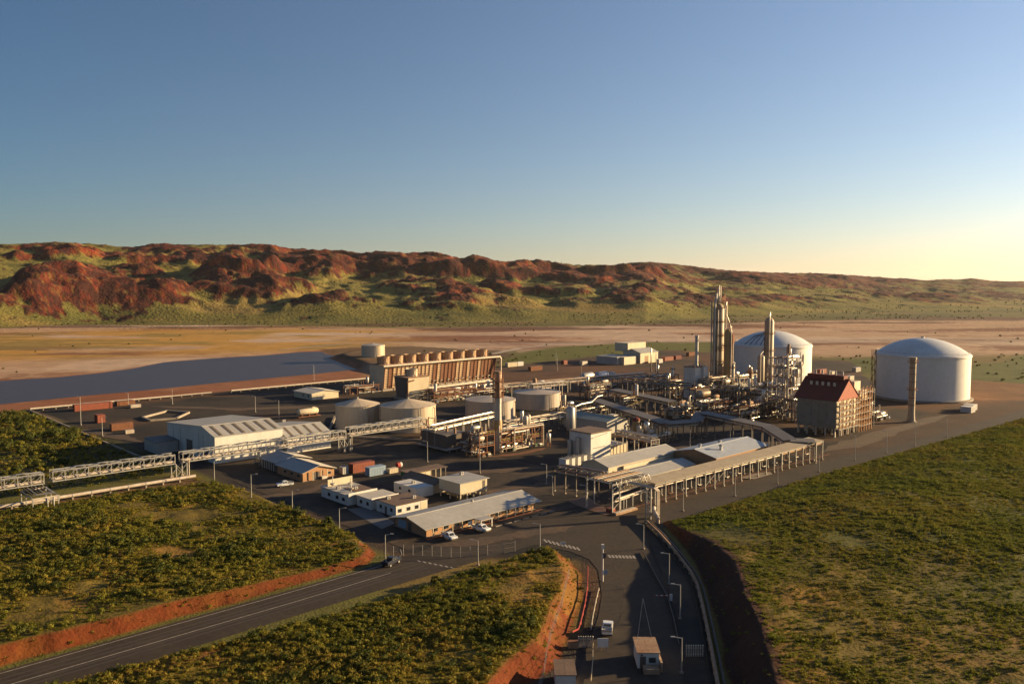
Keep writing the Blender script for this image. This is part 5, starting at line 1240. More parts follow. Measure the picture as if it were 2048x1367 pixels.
# ------------------------------------------------------------------ process units: frames full of pipes, vessels and pumps
def unit(label, a0, b0, L, W, levels, seedv, npipe=16, nves=4, mcol=None, dense=1.0, name='process_frame', hts=None, grid=5.0):
    r = random.Random(seedv); t = thing(name, label, 'process unit', a0, b0); mc = mcol or m_dark
    H = levels[-1]; nx = max(1, round(L / grid)); ny = max(1, round(W / grid)); c0 = None
    for i in range(nx + 1):
        for j in range(ny + 1):
            x, y = L * i / nx, W * j / ny
            if c0 is None: c0 = MB().box(-.16, .16, -.16, .16, 0, H).build('column', mc, t, (x, y, 0))
            else: part(c0, t, (x, y, 0))
    for z in levels:
        for j in range(ny + 1): MB().box(-.2, L + .2, W * j / ny - .13, W * j / ny + .13, z - .36, z - .04).build('beam', mc, t)
        for i in range(nx + 1): MB().box(L * i / nx - .11, L * i / nx + .11, 0.14, W - .14, z - .34, z - .06).build('beam', mc, t)
        for i in range(nx):
            for j in range(ny):
                if r.random() < .5: MB().box(L * i / nx + .1, L * (i + 1) / nx - .1, W * j / ny + .1, W * (j + 1) / ny - .1, z, z + .08).build('deck_grating', m_dark if r.random() < .6 else m_rust, t)
        if r.random() < .8: MB().rail([(0, 0), (L, 0)], z, step=1.6, w_=.09).build('handrail', r.choice((m_galv, m_rust, m_yel)), t)
        if r.random() < .5: MB().rail([(0, 0), (0, W)], z, step=1.6, w_=.09).build('handrail', r.choice((m_galv, m_rust)), t)
    for k in range(nx):
        if r.random() < .6:
            z = r.choice([0] + list(levels[:-1])); MB().beam((L * k / nx, -.05, z), (L * (k + 1) / nx, -.05, min(z + 4.5, H)), .16).build('brace', mc, t)
    for k in range(nves):
        z = r.choice([1.2] + [l + .9 for l in levels]); rad = r.uniform(.6, 1.35); x, y = r.uniform(1.5, max(1.6, L - 4)), r.uniform(.8, max(.9, W - .8)); m_ = r.choice((m_silver, m_lag, m_galv, m_rustw, m_white))
        if r.random() < .55:
            l = r.uniform(2.5, 5.5); v = MB().drum((x, y, z + rad), (x + l, y, z + rad), rad, 12).build('drum', m_, t)
            for q in (.2, .8): MB().box(x + l * q - .15, x + l * q + .15, y - rad * .8, y + rad * .8, z - .8, z + rad * .5).build('saddle', m_conc, v)
        else:
            h = r.uniform(2.5, 6); MB().drum((x, y, z + .4), (x, y, z + h), rad * .9, 12).build('vessel', m_, t)
    for k in range(npipe):
        rad = r.choice((.13, .18, .25, .34)); z = r.choice([.7, 1.5] + [l - .8 for l in levels] + [l + .5 for l in levels]); m_ = r.choice(PIPEM[:4] + [m_lag, m_silver, m_rust])
        y = r.uniform(-.8, W * .7); x0 = r.uniform(-2, L * .5); x1 = x0 + r.uniform(L * .25, L * .8); z2 = max(.3, z + r.choice((-3, -2, 2, 3, 1.2)))
        pts = r.choice(([(x0, y, z), (x1, y, z), (x1, y, z2)], [(x0, y, z2), (x0, y, z), (x1, y, z), (x1, y + r.uniform(1, 4), z)], [(x0, y, .3), (x0, y, z), (x1, y, z), (x1, y, .3)], [(x0, y, z), (x0, min(W, y + r.uniform(2, 6)), z), (x1, min(W, y + 5), z)]))
        MB().tube(pts, rad, 7).build('pipe', m_, t)
        if r.random() < .3:
            p = pts[1]; MB().lathe([(rad * 1.9, -.12), (rad * 1.9, .12)], 10).build('flange', m_galv, t, p)
    for k in range(int(3 * dense) + 1):
        x, y = r.uniform(-1, L), r.uniform(-1.5, 1); pm = MB().box(x, x + 1.8, y, y + .9, .15, .35).build('pump_skid', m_conc, t); MB().cyl((x + .2, y + .45, .8), (x + 1.5, y + .45, .8), .38, 9).build('motor', r.choice((m_blue, m_grn, m_galv, m_rust)), pm)
    return t
a, b = S(1000, 908)
unit('sunlit tangle of pipes and vessels right of the flare stack foot', a + 2, b + 1.5, 22, 8, (4.2, 8.0), 101, 34, 7, m_rust)
unit('pipe frame left of the flare stack foot, partly in shade', a - 9.5, b + 1, 7.5, 10, (4.0, 8.2), 102, 22, 4, m_rust)
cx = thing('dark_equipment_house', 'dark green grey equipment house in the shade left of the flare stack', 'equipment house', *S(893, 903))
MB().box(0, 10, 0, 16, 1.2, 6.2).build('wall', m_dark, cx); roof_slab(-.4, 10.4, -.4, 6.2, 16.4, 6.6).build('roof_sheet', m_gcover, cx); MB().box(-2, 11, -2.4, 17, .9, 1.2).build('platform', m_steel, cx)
for y in (1, 6, 11): MB().cyl((5, y, 6.4), (5, y, 8.6), .5, 9).build('roof_vent', m_rustw, cx)
for k in range(4): MB().box(-.3 + 3.4 * k, 0 + 3.4 * k, -2.2, -1.9, 0, .9).build('leg', m_steel, cx)
def at(px, py): return S(px, py)
a, b = at(1196, 776)
du = unit('frame with big silver horizontal drums left of the boiler house', a, b, 24, 8, (5.0,), 103, 22, 2, m_dark)
for x, l, rad, m_ in ((2, 8.5, 2.3, m_silver), (12, 6, 1.6, m_lag)):
    v = MB().drum((x, 2.5, 7.6), (x + l, 2.5, 7.6), rad, 18).build('drum', m_, du)
    for q in (.12, .5, .88): MB().cyl((x + l * q - .12, 2.5, 7.6), (x + l * q + .12, 2.5, 7.6), rad + .07, 18).build('band', m_dark, v)
gd = thing('grey_drum', 'plain grey horizontal drum left of the silver drums', 'vessel', *at(1165, 768)); MB().drum((0, 0, 5.2), (9, 0, 5.2), 2.2, 16).build('shell', m_galv, gd)
for x in (1.5, 7): MB().box(x, x + .6, -1.8, 1.8, 0, 4).build('saddle', m_conc, gd)
a, b = at(1290, 782); unit('low sunlit pipe frame between the drums and the boiler house', a, b, 34, 9, (4.5, 8.0), 104, 30, 6, m_dark)
a, b = at(1425, 808); unit('crowded pipe frame at the foot of the tallest column', a, b, 24, 9, (4.5, 9.0, 13), 105, 44, 8, m_dark)
a, b = at(1392, 818)
gu = unit('pipe frame with a golden banded exchanger in front of the boiler house', a, b, 12, 8, (5.0, 10.0), 106, 22, 3, m_dark)
v = MB().drum((2, -1, 7.8), (9, -1, 7.8), 1.9, 18).build('exchanger', m_lag, gu)
for k in range(6): MB().cyl((2.6 + 1.15 * k, -1, 7.8), (2.9 + 1.15 * k, -1, 7.8), 2.05, 16).build('band', m_ochre, v)
a, b = at(1500, 815); unit('crowded pipe frame at the foot of the slender column', a, b, 24, 10, (4.5, 9.0), 107, 40, 8, m_dark)
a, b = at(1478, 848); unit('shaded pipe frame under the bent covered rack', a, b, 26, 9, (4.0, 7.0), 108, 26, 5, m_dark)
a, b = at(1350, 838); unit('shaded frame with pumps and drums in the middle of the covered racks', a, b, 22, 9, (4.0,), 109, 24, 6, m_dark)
a, b = S(1575, 838)
lat_ = unit('tall open lattice tower of pipes and platforms left of the red roofed furnace', a, b, 13, 11, (5, 10, 15, 20, 25, 29), 110, 60, 9, m_steel, grid=4.4)
for x, y in ((13.5, 8), (15.5, 9.5), (17, 8)): MB().tube([(x, y, 0), (x, y, 36 - y * .3)], .22, 7).build('vent_pipe', m_rustw, lat_)
MB().tube([(11, -.8, 6), (11, -.8, 24), (12.4, -.8, 25.5), (12.4, -.8, 30)], .5, 8).build('riser_pipe', m_silver, lat_)
for k in range(3): MB().drum((3 + 3.2 * k, -1.0, 16 + 4 * k), (3 + 3.2 * k, -1.0, 20 + 3.4 * k), .9, 12).build('vessel', m_lag, lat_)
a, b = at(1752, 842); unit('low equipment group at the foot of the tall banded vent stack', a, b, 12, 7, (2.8,), 111, 16, 4, m_dark)
a, b = at(868, 806); unit('rusty pipework in front of the long cooling tower', a, b, 30, 8, (3.5, 6), 112, 34, 6, m_rust)
a, b = at(955, 792); unit('rusty pumps and pipes below the right end of the cooling tower', a, b, 26, 8, (3.5,), 113, 26, 5, m_rust)
a, b = at(1285, 893); unit('pipe and valve group on bare ground right of the substation', a, b, 16, 6, (2.5,), 114, 20, 4, m_rust)
a, b = at(700, 790); unit('pipe rack with pumps between the pale shed and the small cooling tower', a, b, 20, 7, (4.5,), 115, 18, 3, m_rust)
a, b = at(1600, 845); unit('dark pipe frame between the lattice tower and the red roofed furnace', a, b, 10, 9, (5, 10), 116, 20, 4, m_dark)
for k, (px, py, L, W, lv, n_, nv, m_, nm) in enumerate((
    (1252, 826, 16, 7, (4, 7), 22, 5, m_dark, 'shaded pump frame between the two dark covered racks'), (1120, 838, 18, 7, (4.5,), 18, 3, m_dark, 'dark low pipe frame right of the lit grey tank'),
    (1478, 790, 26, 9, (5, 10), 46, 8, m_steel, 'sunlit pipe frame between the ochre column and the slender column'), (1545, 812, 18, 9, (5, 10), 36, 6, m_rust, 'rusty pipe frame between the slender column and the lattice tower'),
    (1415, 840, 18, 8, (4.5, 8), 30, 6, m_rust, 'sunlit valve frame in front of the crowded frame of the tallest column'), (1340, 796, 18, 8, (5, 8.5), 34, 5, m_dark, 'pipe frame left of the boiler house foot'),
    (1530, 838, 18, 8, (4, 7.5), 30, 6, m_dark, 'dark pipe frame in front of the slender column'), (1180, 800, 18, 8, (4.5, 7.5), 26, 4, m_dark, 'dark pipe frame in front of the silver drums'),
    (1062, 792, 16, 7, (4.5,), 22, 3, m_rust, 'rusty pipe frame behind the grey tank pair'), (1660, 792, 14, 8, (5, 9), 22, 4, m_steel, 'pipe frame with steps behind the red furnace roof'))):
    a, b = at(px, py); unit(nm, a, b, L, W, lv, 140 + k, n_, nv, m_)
for px, py, h, r_, nm in ((1465, 800, 20, .8, 'thin pale column right of the ochre column'), (1500, 796, 16, 1.0, 'short lagged column left of the slender column'), (1558, 806, 19, .9, 'short rusty column right of the slender column'), (1405, 792, 15, .8, 'short silver column left of the tallest column'), (1345, 776, 13, .7, 'thin silver column left of the boiler house'), (1302, 742, 17, .45, 'leftmost of two thin vent pipes before the far workshops'), (1312, 744, 14, .35, 'right one of two thin vent pipes before the far workshops'), (1580, 800, 24, .9, 'thin column left of the lattice tower')):
    t = thing('slim_column', nm, 'column', *at(px, py)); MB().drum((0, 0, 2), (0, 0, h), r_, 12).build('shell', rng.choice((m_lag, m_rustw, m_silver)), t); MB().lathe([(r_ + .2, 0), (r_, 2)], 12).build('skirt', m_dark, t)
    if r_ > .5:
        for z in (h * .5, h * .9): ring_platform(t, r_, z, .8)
        MB().tube([(r_ + .4, -.3, 1), (r_ + .4, -.3, h + .8), (0, -.3, h + 1.4)], .2, 6).build('riser_pipe', m_silver, t)
rv = thing('copper_vessel', 'small red topped copper vessel behind the substation roof', 'vessel', *at(1272, 874)); MB().drum((0, 0, 1.5), (0, 0, 7.2), 1.5, 14).build('shell', m_ochre, rv); MB().lathe([(1.6, 7.0), (1.6, 8.0), (.5, 8.6)], 14).build('cap', m_redroof, rv)
for k in range(3): MB().box(-1.2 + k, -.9 + k, -.9, -.6, 0, 1.6).build('leg', m_dark, rv)
for px, py, h, nm in ((1250, 872, 4.5, 'short silver standpipe left of the copper vessel'), (1293, 872, 6.5, 'tall silver standpipe right of the copper vessel'), (1309, 878, 5, 'hooked silver standpipe nearest the drum right of the copper vessel')):
    t = thing('standpipe', nm, 'pipe', *at(px, py)); MB().tube([(0, 0, .3), (0, 0, h), (.8, 0, h + .6), (1.6, 0, h)], .5, 9).build('pipe', m_galv, t); MB().box(-.8, .8, -.8, .8, 0, .3).build('footing', m_conc, t)
hz = thing('silver_drum', 'silver horizontal drum on saddles right of the standpipes', 'vessel', *at(1322, 882)); MB().drum((0, 0, 2.2), (5, 0, 2.2), 1.4, 14).build('shell', m_silver, hz)
for x in (1, 4): MB().box(x, x + .4, -1.1, 1.1, 0, 1.2).build('saddle', m_conc, hz)
sv = thing('small_silver_separator', 'small silver separator on legs alone in the shaded yard right of the flare stack', 'vessel', *at(1097, 893)); MB().drum((0, 0, 2), (0, 0, 5.2), .9, 12).build('shell', m_silver, sv); MB().tube([(0, 0, 5.4), (0, 0, 6.4), (1.4, 0, 6.4)], .22, 6).build('pipe', m_lag, sv)
for x, y in ((-.6, -.6), (.6, -.6), (0, .7)): MB().box(x - .1, x + .1, y - .1, y + .1, 0, 2).build('leg', m_rust, sv)

# ------------------------------------------------------------------ containers, tanks and stores
def container(label, a, b, m, L=6.1, W=2.5, H=2.6, rot=0.0, group=None, name='container'):
    t = thing(name, label, 'container', a, b, rot, group)
    MB().box(0, L, 0, W, .12, H).build('body', m, t)
    n = int(L / .6); rb = MB()
    for k in range(n + 1): rb.box(L * k / n - .08, L * k / n + .08, -.05, -.003, .25, H - .15)
    for k in range(int(W / .5)): rb.box(-.05, -.003, .2 + .5 * k, .36 + .5 * k, .25, H - .15)
    rb.build('rib', m, t)
    MB().box(-.06, L + .06, -.06, W + .06, H, H + .1).build('top_frame', m, t)
    for y in (.05, W / 2 + .03): MB().box(L + .003, L + .06, y, y + W / 2 - .08, .25, H - .1).build('door', m, t)
    return t
container('long dark red container with a bright lit roof edge beyond the brick fronted building', 150.8, 239.5, m_red, 8.6, 3.0, 3.1)
container('blue container with a pale front beside the dark red container', 152.2, 231.6, m_lblue, 6.4, 2.8, 2.9)
container('small grey crate left of the dark red container', 147.4, 240.6, m_greyroof, 2.2, 2.2, 2.4)
container('low cream skip right of the blue container', 159.6, 230.6, m_cream, 3.4, 1.8, 1.6)
container('green bin near the timber carport', 160.2, 223.6, m_grn, 2.2, 1.6, 1.6)
a, b = at(150, 823); container('long rust red container by the lakeside pipe at the far left', a, b, m_red, 18, 4, 3.2)
a, b = at(196, 846); container('bright rust red container standing end on in the left yard', a, b, m_red, 3.2, 5, 3.6)
a, b = at(224, 862); container('dark rust container right of the bright red one in the left yard', a, b, m_rust, 9, 3, 3)
a, b = at(252, 868); container('pale low crate beyond the dark rust container', a, b, m_lag, 3.4, 2, 1.6)
a, b = at(262, 816); container('pile of cream crates by the lakeside pipe', a, b, m_lag, 5, 2.4, 1.6)
a, b = at(235, 812); container('low red brown shed beside the long rust red container', a, b, m_rust, 9, 5, 2.2)
for k, (px, py, m, L, nm) in enumerate(((1016, 734, m_cream, 10, 'pale site hut right of the long cooling tower'), (1036, 732, m_white, 6, 'white box right of the pale site hut'), (1062, 742, m_rust, 12, 'rust coloured rack beyond the grey tanks'), (1128, 729, m_red, 4, 'small bright red crate left of the far workshops'), (1165, 731, m_lag, 6, 'low pale crate at the left foot of the far workshops'), (1330, 722, m_red, 12, 'long dark red stack right of the far workshops'), (1352, 719, m_redroof, 8, 'bright red container right of the far workshops'), (1318, 726, m_white, 5, 'white crate against the far workshops'), (1300, 705, m_lag, 6, 'cream crate in the store row behind the far workshops'), (1378, 712, m_rust, 10, 'rusty skip in the store row left of the tallest column'), (1640, 748, m_red, 10, 'dark red container between the two domed tanks'), (1664, 752, m_lag, 5, 'cream crate between the two domed tanks'), (1700, 762, m_lag, 6, 'pale crate at the left foot of the right domed tank'), (1712, 744, m_steel, 8, 'grey crate behind the red roofed furnace'))):
    a, b = at(px, py); container(nm, a, b, m, L, 3.2, 3.2)
a, b = at(1942, 826); container('white container, nearer of two standing right of the right domed tank', a, b, m_white, 6.1, 5, 2.9)
a, b = at(1953, 823); container('white container, farther of two standing right of the right domed tank', a + 1.2, b + 2, m_white, 6.1, 5, 2.9)
tt = thing('fuel_tank_trailer', 'beige horizontal tank on a frame left of the beige cone roofed tanks', 'tank', *at(598, 836)); MB().drum((0, 0, 2.9), (9.6, 0, 2.9), 1.5, 16).build('shell', m_cream, tt); MB().box(-1, 11, -1.6, 1.6, .5, .8).build('frame', m_rust, tt)
for x in (1, 5, 9): MB().box(x - .2, x + .2, -1.3, 1.3, .8, 1.8).build('saddle', m_rust, tt)
MB().box(7, 8.6, -.6, .6, 4.3, 4.8).build('hatch', m_cream, tt)
def bund(label, pix, h):
    q = [S(*p) for p in pix]; a0, b0 = q[0]; q = [(a - a0, b - b0) for a, b in q]; t = thing('bund', label, 'bund', a0, b0)
    for p, r_ in zip(q, q[1:] + q[:1]): MB().beam((*p, h / 2), (*r_, h / 2), 1.0, h).build('bund_wall', m_conc, t)
bund('empty low walled pond in the left yard behind the warehouse', [(285, 836), (300, 842), (352, 838), (378, 826), (335, 823)], .9)
bund('low concrete bund round the two beige tanks', [(655, 872), (880, 884), (892, 842), (670, 834)], .8)
tp = thing('red_windsock_ball', 'small red and white drum on open ground behind the timber carport', 'drum', *at(798, 934)); MB().cyl((-.9, 0, .9), (.3, 0, .9), .9, 12).build('red_half', m_tar, tp); MB().cyl((.3, 0, .9), (1.0, 0, .9), .88, 12).build('white_half', m_white, tp)
for px, py, nm in ((32, 1013, 'white marker block nearest the left picture edge'), (49, 1025, 'white marker block nearest the scrub below the junction frame'), (95, 1003, 'white marker block under the junction frame riser pipes'), (114, 1015, 'white marker block farthest right beside the ground pipe')):
    t = thing('marker_block', nm, 'marker', *at(px, py + 2), group='white marker blocks'); MB().box(-.55, .55, -.3, .3, .25, 1.3).build('face_board', m_white, t); MB().box(-.1, .1, -.1, .1, 0, .26).build('stake', m_dark, t)
mb = thing('valve_box', 'small white valve box beside the road of the right field', 'box', *at(1744, 932)); MB().box(-.6, .6, -.4, .4, .0, 1.2).build('body', m_white, mb); MB().box(-.7, .7, -.5, .5, 1.2, 1.3).build('lid', m_galv, mb)

# ------------------------------------------------------------------ vehicles
def pickup(label, a, b, heading, tray=True):
    """heading: grid direction the bonnet points to"""
    t = thing('pickup_truck', label, 'pickup', a, b, heading, group='white pickups')
    def prof(pts, y0, y1, name, m, par, ins=0.0):
        mb = MB(); n = len(pts); i = 0
        mb.v += [(x, y0 + ins * max(0, z - 1.0), z) for x, z in pts] + [(x, y1 - ins * max(0, z - 1.0), z) for x, z in pts]
        mb.f.append(tuple(range(n))); mb.f.append(tuple(n + k for k in reversed(range(n)))); mb.s += [False, False]
        for k in range(n):
            j = (k + 1) % n; mb.f.append((j, k, n + k, n + j)); mb.s.append(False)
        return mb.build(name, m, par)
    prof([(-2.55, .55), (-2.1, .45), (2.3, .45), (2.6, .6), (2.62, .95), (2.45, 1.12), (1.15, 1.2), (-.75, 1.2), (-.75, 1.05), (-2.6, 1.05)], -.92, .92, 'body', m_carw, t)
    cab = prof([(-.75, 1.15), (-.65, 1.72), (-.45, 1.82), (.55, 1.82), (.75, 1.74), (1.35, 1.17)], -.86, .86, 'cab', m_carw, t, .14)
    MB().quad((1.33, -.70, 1.21), (1.33, .70, 1.21), (.80, .64, 1.72), (.80, -.64, 1.72)).build('windscreen', m_glass, cab)
    for f in cab.data.polygons: pass
    for s in (-1, 1):
        y = s * .865; p = [(-.55, y, 1.25), (.25, y, 1.25), (.25, s * .78, 1.7), (-.45, s * .78, 1.7)]; q = [(.35, y, 1.25), (1.05, y, 1.25), (.66, s * .78, 1.7), (.35, s * .78, 1.7)]
        MB().quad(*p).build('side_window', m_glass, cab); MB().quad(*q).build('side_window', m_glass, cab)
    MB().quad((-.765, -.7, 1.3), (-.765, .7, 1.3), (-.69, .64, 1.7), (-.69, -.64, 1.7)).build('rear_window', m_glass, cab)
    tr = MB().box(-2.66, -.85, -.95, .95, 1.06, 1.14).build('tray', m_galv, t)
    for y in (-.95, .9): MB().box(-2.66, -.85, y, y + .05, 1.14, 1.42).build('tray_side', m_galv, tr)
    MB().box(-2.68, -2.63, -.9, .9, 1.14, 1.42).build('tailgate', m_galv, tr)
    if tray:
        for y in (-.8, .74): MB().box(-.88, -.82, y, y + .06, 1.14, 1.9).build('rack_post', m_galv, tr)
    MB().box(2.56, 2.70, -.85, .85, .42, .75).build('bumper', m_dark, t)
    for y in (-.8, .45): MB().box(2.57, 2.64, y, y + .36, .82, 1.0).build('headlight', m_lamp, t)
    w0 = MB().cyl((0, -.12, 0), (0, .12, 0), .38, 14).build('wheel', m_tyre, t, (1.6, -.86, .38)); h0 = MB().cyl((0, -.14, 0), (0, .14, 0), .2, 10).build('rim', m_galv, w0)
    for x, y in ((1.6, .86), (-1.6, -.86), (-1.6, .86)):
        c = part(w0, t, (x, y, .38)); part(h0, c, (0, 0, 0))
    return t
def grid_dir(p, q):
    (a, b), (c, d) = S(*p), S(*q); return math.atan2(d - b, c - a)
pickup('white pickup with an open tray parked by the brick fronted gabled building', *at(570, 972), grid_dir((586, 970), (553, 974)))
pickup('white pickup with tray rails in front of the left end of the long office', *at(899, 1077), grid_dir((885, 1070), (912, 1083)))
pickup('white pickup parked under the porch of the long office', *at(963, 1061), grid_dir((948, 1058), (977, 1066)), False)
pickup('white pickup seen from behind on the access road near the gatehouse', *at(1215, 1262), grid_dir((1214, 1275), (1217, 1250)), False)
dc = pickup('dark car half hidden behind the lamp post at the road bend', *at(783, 1128), grid_dir((770, 1135), (796, 1122)), False)
del dc['group']; dc.name = 'car'; dc['category'] = 'car'
m_carb = mat('dark_car_paint', (0.02, 0.022, 0.035), rough=0.25, var=0.05, spec=0.6)
for o in dc.children_recursive:
    if o.name.startswith(('body', 'cab', 'tray', 'tailgate')): o.data.materials[0] = m_carb

# ------------------------------------------------------------------ light poles
def pole(label, px, pyb, pyt, arm=-1, z0=0.0, name='light_pole', group='light poles'):
    a, b = S(px, pyb, z0); x, y = P(px, pyb, z0); h = min(14, max(4.5, hgt(px, pyb, pyt) - z0))
    t = thing(name, label, 'light pole', a, b, -TH, group, z=z0)
    MB().lathe([(.35, 0), (.35, .35), (.14, .4)], 8).build('footing', m_conc, t)
    MB().cyl((0, 0, .35), (0, 0, h), .13, 8, .08).build('pole', m_galv, t)
    ar = MB().beam((0, 0, h - .1), (arm * 1.5, 0, h + .12), .1).build('arm', m_galv, t); MB().box(arm * 1.5 - .35, arm * 1.5 + .35, -.16, .16, h + .06, h + .22).build('lamp_head', m_galv, ar)
    return t
for row in (
    ('light pole by the long rust red container at the far left', 162, 850, 793), ('light pole at the perimeter wall beside the rust containers', 205, 872, 834, 1), ('light pole by the low red brown shed near the lake', 257, 815, 785), ('light pole on the lakeside right of the cream crates', 345, 808, 778),
    ('light pole behind the white warehouse, left of the pair', 511, 824, 792), ('light pole behind the white warehouse, right of the pair', 558, 838, 800), ('light pole beside the lakeside pipe left of the pale shed', 628, 760, 729), ('lone light pole at the tip of the scrubby hill by the ground pipe', 429, 963, 921, 1),
    ('light pole at the edge of the scrub beside the parked pickup', 503, 1003, 948, 1), ('light pole at the edge of the scrub, between the pickup and the parapet office', 585, 1032, 980, 1), ('light pole at the edge of the scrub left of the long office', 679, 1062, 1016, 1), ('tall lamp post at the road bend beside the dark car', 771, 1130, 1068, 1),
    ('light pole on the verge in front of the left pickup of the long office', 956, 1130, 1080), ('light pole at the tip of the near scrub mound', 1080, 1100, 1047), ('light pole behind the raised office', 960, 946, 905), ('light pole in the shaded yard below the rusty trestle tower', 855, 924, 882),
    ('light pole in the dark yard left of the transformer cabinets', 1093, 968, 928), ('light pole in the dark yard behind the long office end', 1105, 990, 950), ('light pole left of the rack head frame', 1172, 1016, 970), ('light pole at the top of the dark lane', 1287, 1098, 1048),
    ('light pole on the front road nearest the riser gantry', 1366, 1022, 976), ('light pole on the front road facing the middle of the beige cover', 1470, 992, 945), ('light pole on the front road right of the concrete pad', 1555, 967, 926), ('light pole on the front road at the right end of the pipe rack', 1638, 944, 908),
    ('light pole on the front road below the furnace', 1710, 921, 870), ('light pole on the front road below the gap between furnace and stack', 1773, 906, 862), ('light pole on the front road right of the banded vent stack', 1830, 892, 845), ('light pole at the field edge right of the white containers', 1893, 874, 838),
    ('light pole beside the dark lane opposite the crosswalk', 1338, 1168, 1106), ('light pole beside the dark lane behind the red barrier', 1360, 1237, 1168), ('light pole beside the dark lane next to the picket gate', 1363, 1346, 1274), ('light pole in the store yard left of the drums', 1163, 770, 722),
    ('light pole behind the far row of crates', 1115, 742, 712), ('light pole right of the pale hut beyond the cooling tower', 1112, 728, 700), ('round headed light pole behind the blue roofed shed', 1460, 892, 850), ('light pole behind the grey shed', 1380, 892, 858)):
    pole(row[0], row[1], row[2], row[3], row[4] if len(row) > 4 else -1)

# ------------------------------------------------------------------ fences, barriers, gate area
fe = thing('security_fence', 'thin post and wire fence curving along the junction in front of the long office', 'fence', *S(787, 1112))
fp = [S(*q) for q in ((787,1112),(807,1110),(826,1110),(845,1111),(864,1112),(882,1113),(902,1114),(921,1114),(940,1113),(975,1110),(1007,1106),(1030,1102))]; o_ = fp[0]; fp = [(a - o_[0], b - o_[1]) for a, b in fp]
p0 = MB().cyl((0, 0, 0), (0, 0, 2.6), .07, 6).build('post', m_galv, fe)
for q in fp[1:]: part(p0, fe, (*q, 0))
for z in (.2, 1.2, 2.3):
    for p, q in zip(fp, fp[1:]): MB().beam((*p, z), (*q, z), .025).build('wire', m_galv, fe)
mf = thing('mound_fence', 'pale mesh fence along the top of the mound above the access road', 'fence', *S(1130, 1166, 3.5))
fpx = [(1138,1140),(1131,1166),(1124,1195),(1112,1225),(1100,1258),(1092,1290),(1086,1320),(1072,1360)]; fpw = [P(x, y, 3.6) for x, y in fpx]; mz = ground_z([p[0] for p in fpw], [p[1] for p in fpw]); o_ = S(1130, 1166, 3.5); fp = [(W2S(*p)[0] - o_[0], W2S(*p)[1] - o_[1], float(z)) for p, z in zip(fpw, mz)]
p0 = MB().cyl((0, 0, -.3), (0, 0, 1.9), .05, 6).build('post', m_galv, mf, fp[0])
for q in fp[1:]: part(p0, mf, q)
for z in (.3, 1.0, 1.7):
    for p, q in zip(fp, fp[1:]): MB().beam((p[0], p[1], p[2] + z), (q[0], q[1], q[2] + z), .03).build('wire', m_galv, mf)
def barrier(label, pix, m, cat='barrier', h=.9, name='guard_rail'):
    q = [S(*p) for p in pix]; a0, b0 = q[0]; q = [(a - a0, b - b0) for a, b in q]; t = thing(name, label, cat, a0, b0)
    for p, r_ in zip(q, q[1:]):
        MB().beam((*p, h), (*r_, h), .12, .3).build('rail', m, t); n = max(1, int(math.dist(p, r_) / 3))
        for k in range(n): x, y = p[0] + (r_[0] - p[0]) * k / n, p[1] + (r_[1] - p[1]) * k / n; MB().box(x - .07, x + .07, y - .07, y + .07, 0, h).build('post', m, t)
    return t
barrier('long red guard rail along the foot of the orange mound slope', [(1176, 1140), (1175, 1180), (1170, 1215), (1162, 1250), (1157, 1266), (1145, 1272)], m_tar)
barrier('pale kerb rail between the footpath and the access road', [(1198, 1180), (1192, 1205), (1186, 1235), (1182, 1262)], m_lag, h=.5)
barrier('pale kerb rail beside the hut at the bottom edge', [(1186, 1290), (1186, 1320), (1182, 1367)], m_tray, h=.5)
barrier('low grey kerb rail between the access road and the dark lane', [(1286, 1105), (1310, 1150), (1335, 1195), (1348, 1240), (1358, 1290)], m_dark, h=.4)
ms = thing('camera_mast', 'tall white mast with a camera head at the crosswalk', 'mast', *S(1205, 1162), rot=-TH)
MB().cyl((0, 0, 0), (0, 0, 7.6), .22, 10, .16).build('pole', m_white, ms); MB().box(-.3, .3, -.3, .3, 7.2, 8.2).build('camera_head', m_white, ms); MB().box(.2, .7, -.25, .25, 5.2, 6.4).build('speaker_box', m_dark, ms); MB().box(.3, 1.0, -.06, 0, 1.6, 2.6).build('sign_plate', m_lblue, ms)
bg_ = thing('boom_gate', 'striped boom gate with a white post beside the dark lane', 'boom gate', *S(1342, 1200), rot=-TH)
MB().box(-.25, .25, -.25, .25, 0, 1.3).build('post', m_white, bg_); MB().box(-3.4, -.2, -.05, .05, 1.0, 1.16).build('boom', m_tar, bg_)
for k in range(3): MB().box(-3.1 + k, -2.7 + k, -.055, .055, .99, 1.17).build('stripe', m_white, bg_)
gh = thing('gatehouse', 'small gatehouse with an orange brown roof and twin whip antennas on the access road', 'gatehouse', *S(1275, 1336), rot=-TH - .02)
MB().box(0, 3.6, 0, 5.0, 0, 2.7).build('wall', m_white, gh); roof_slab(-.15, 3.75, -.3, 2.75, 5.5, 2.95).build('roof_sheet', m_rustw, gh); MB().box(.4, 1.4, -.05, 0, 0, 2.1).build('door', m_dark, gh); MB().box(.5, .85, -.06, 0, 1.4 + .8, 2.5).build('lamp', m_dark, gh)
w_ = MB().box(1.8, 3.1, -.05, .02, 1.0, 2.0).build('window', m_galv, gh); MB().box(1.9, 3.0, -.08, -.03, 1.1, 1.9).build('pane', m_glass, w_)
for x in (.6, 3.2): MB().beam((x, 5.2, 2.6), (1.7, 6.4, 9.6), .07).build('whip_antenna', m_galv, gh)
MB().box(3.62, 4.0, -1.4, 3.4, 0, 1.7).build('side_wall', m_rustw, gh); MB().box(.8, 3.4, -2.2, -.4, 0, .9).build('planter', m_rustw, gh)
rh = thing('equipment_hut', 'brown roofed hut with a bright white side at the bottom edge of the picture', 'hut', *S(1111, 1382), rot=-TH)
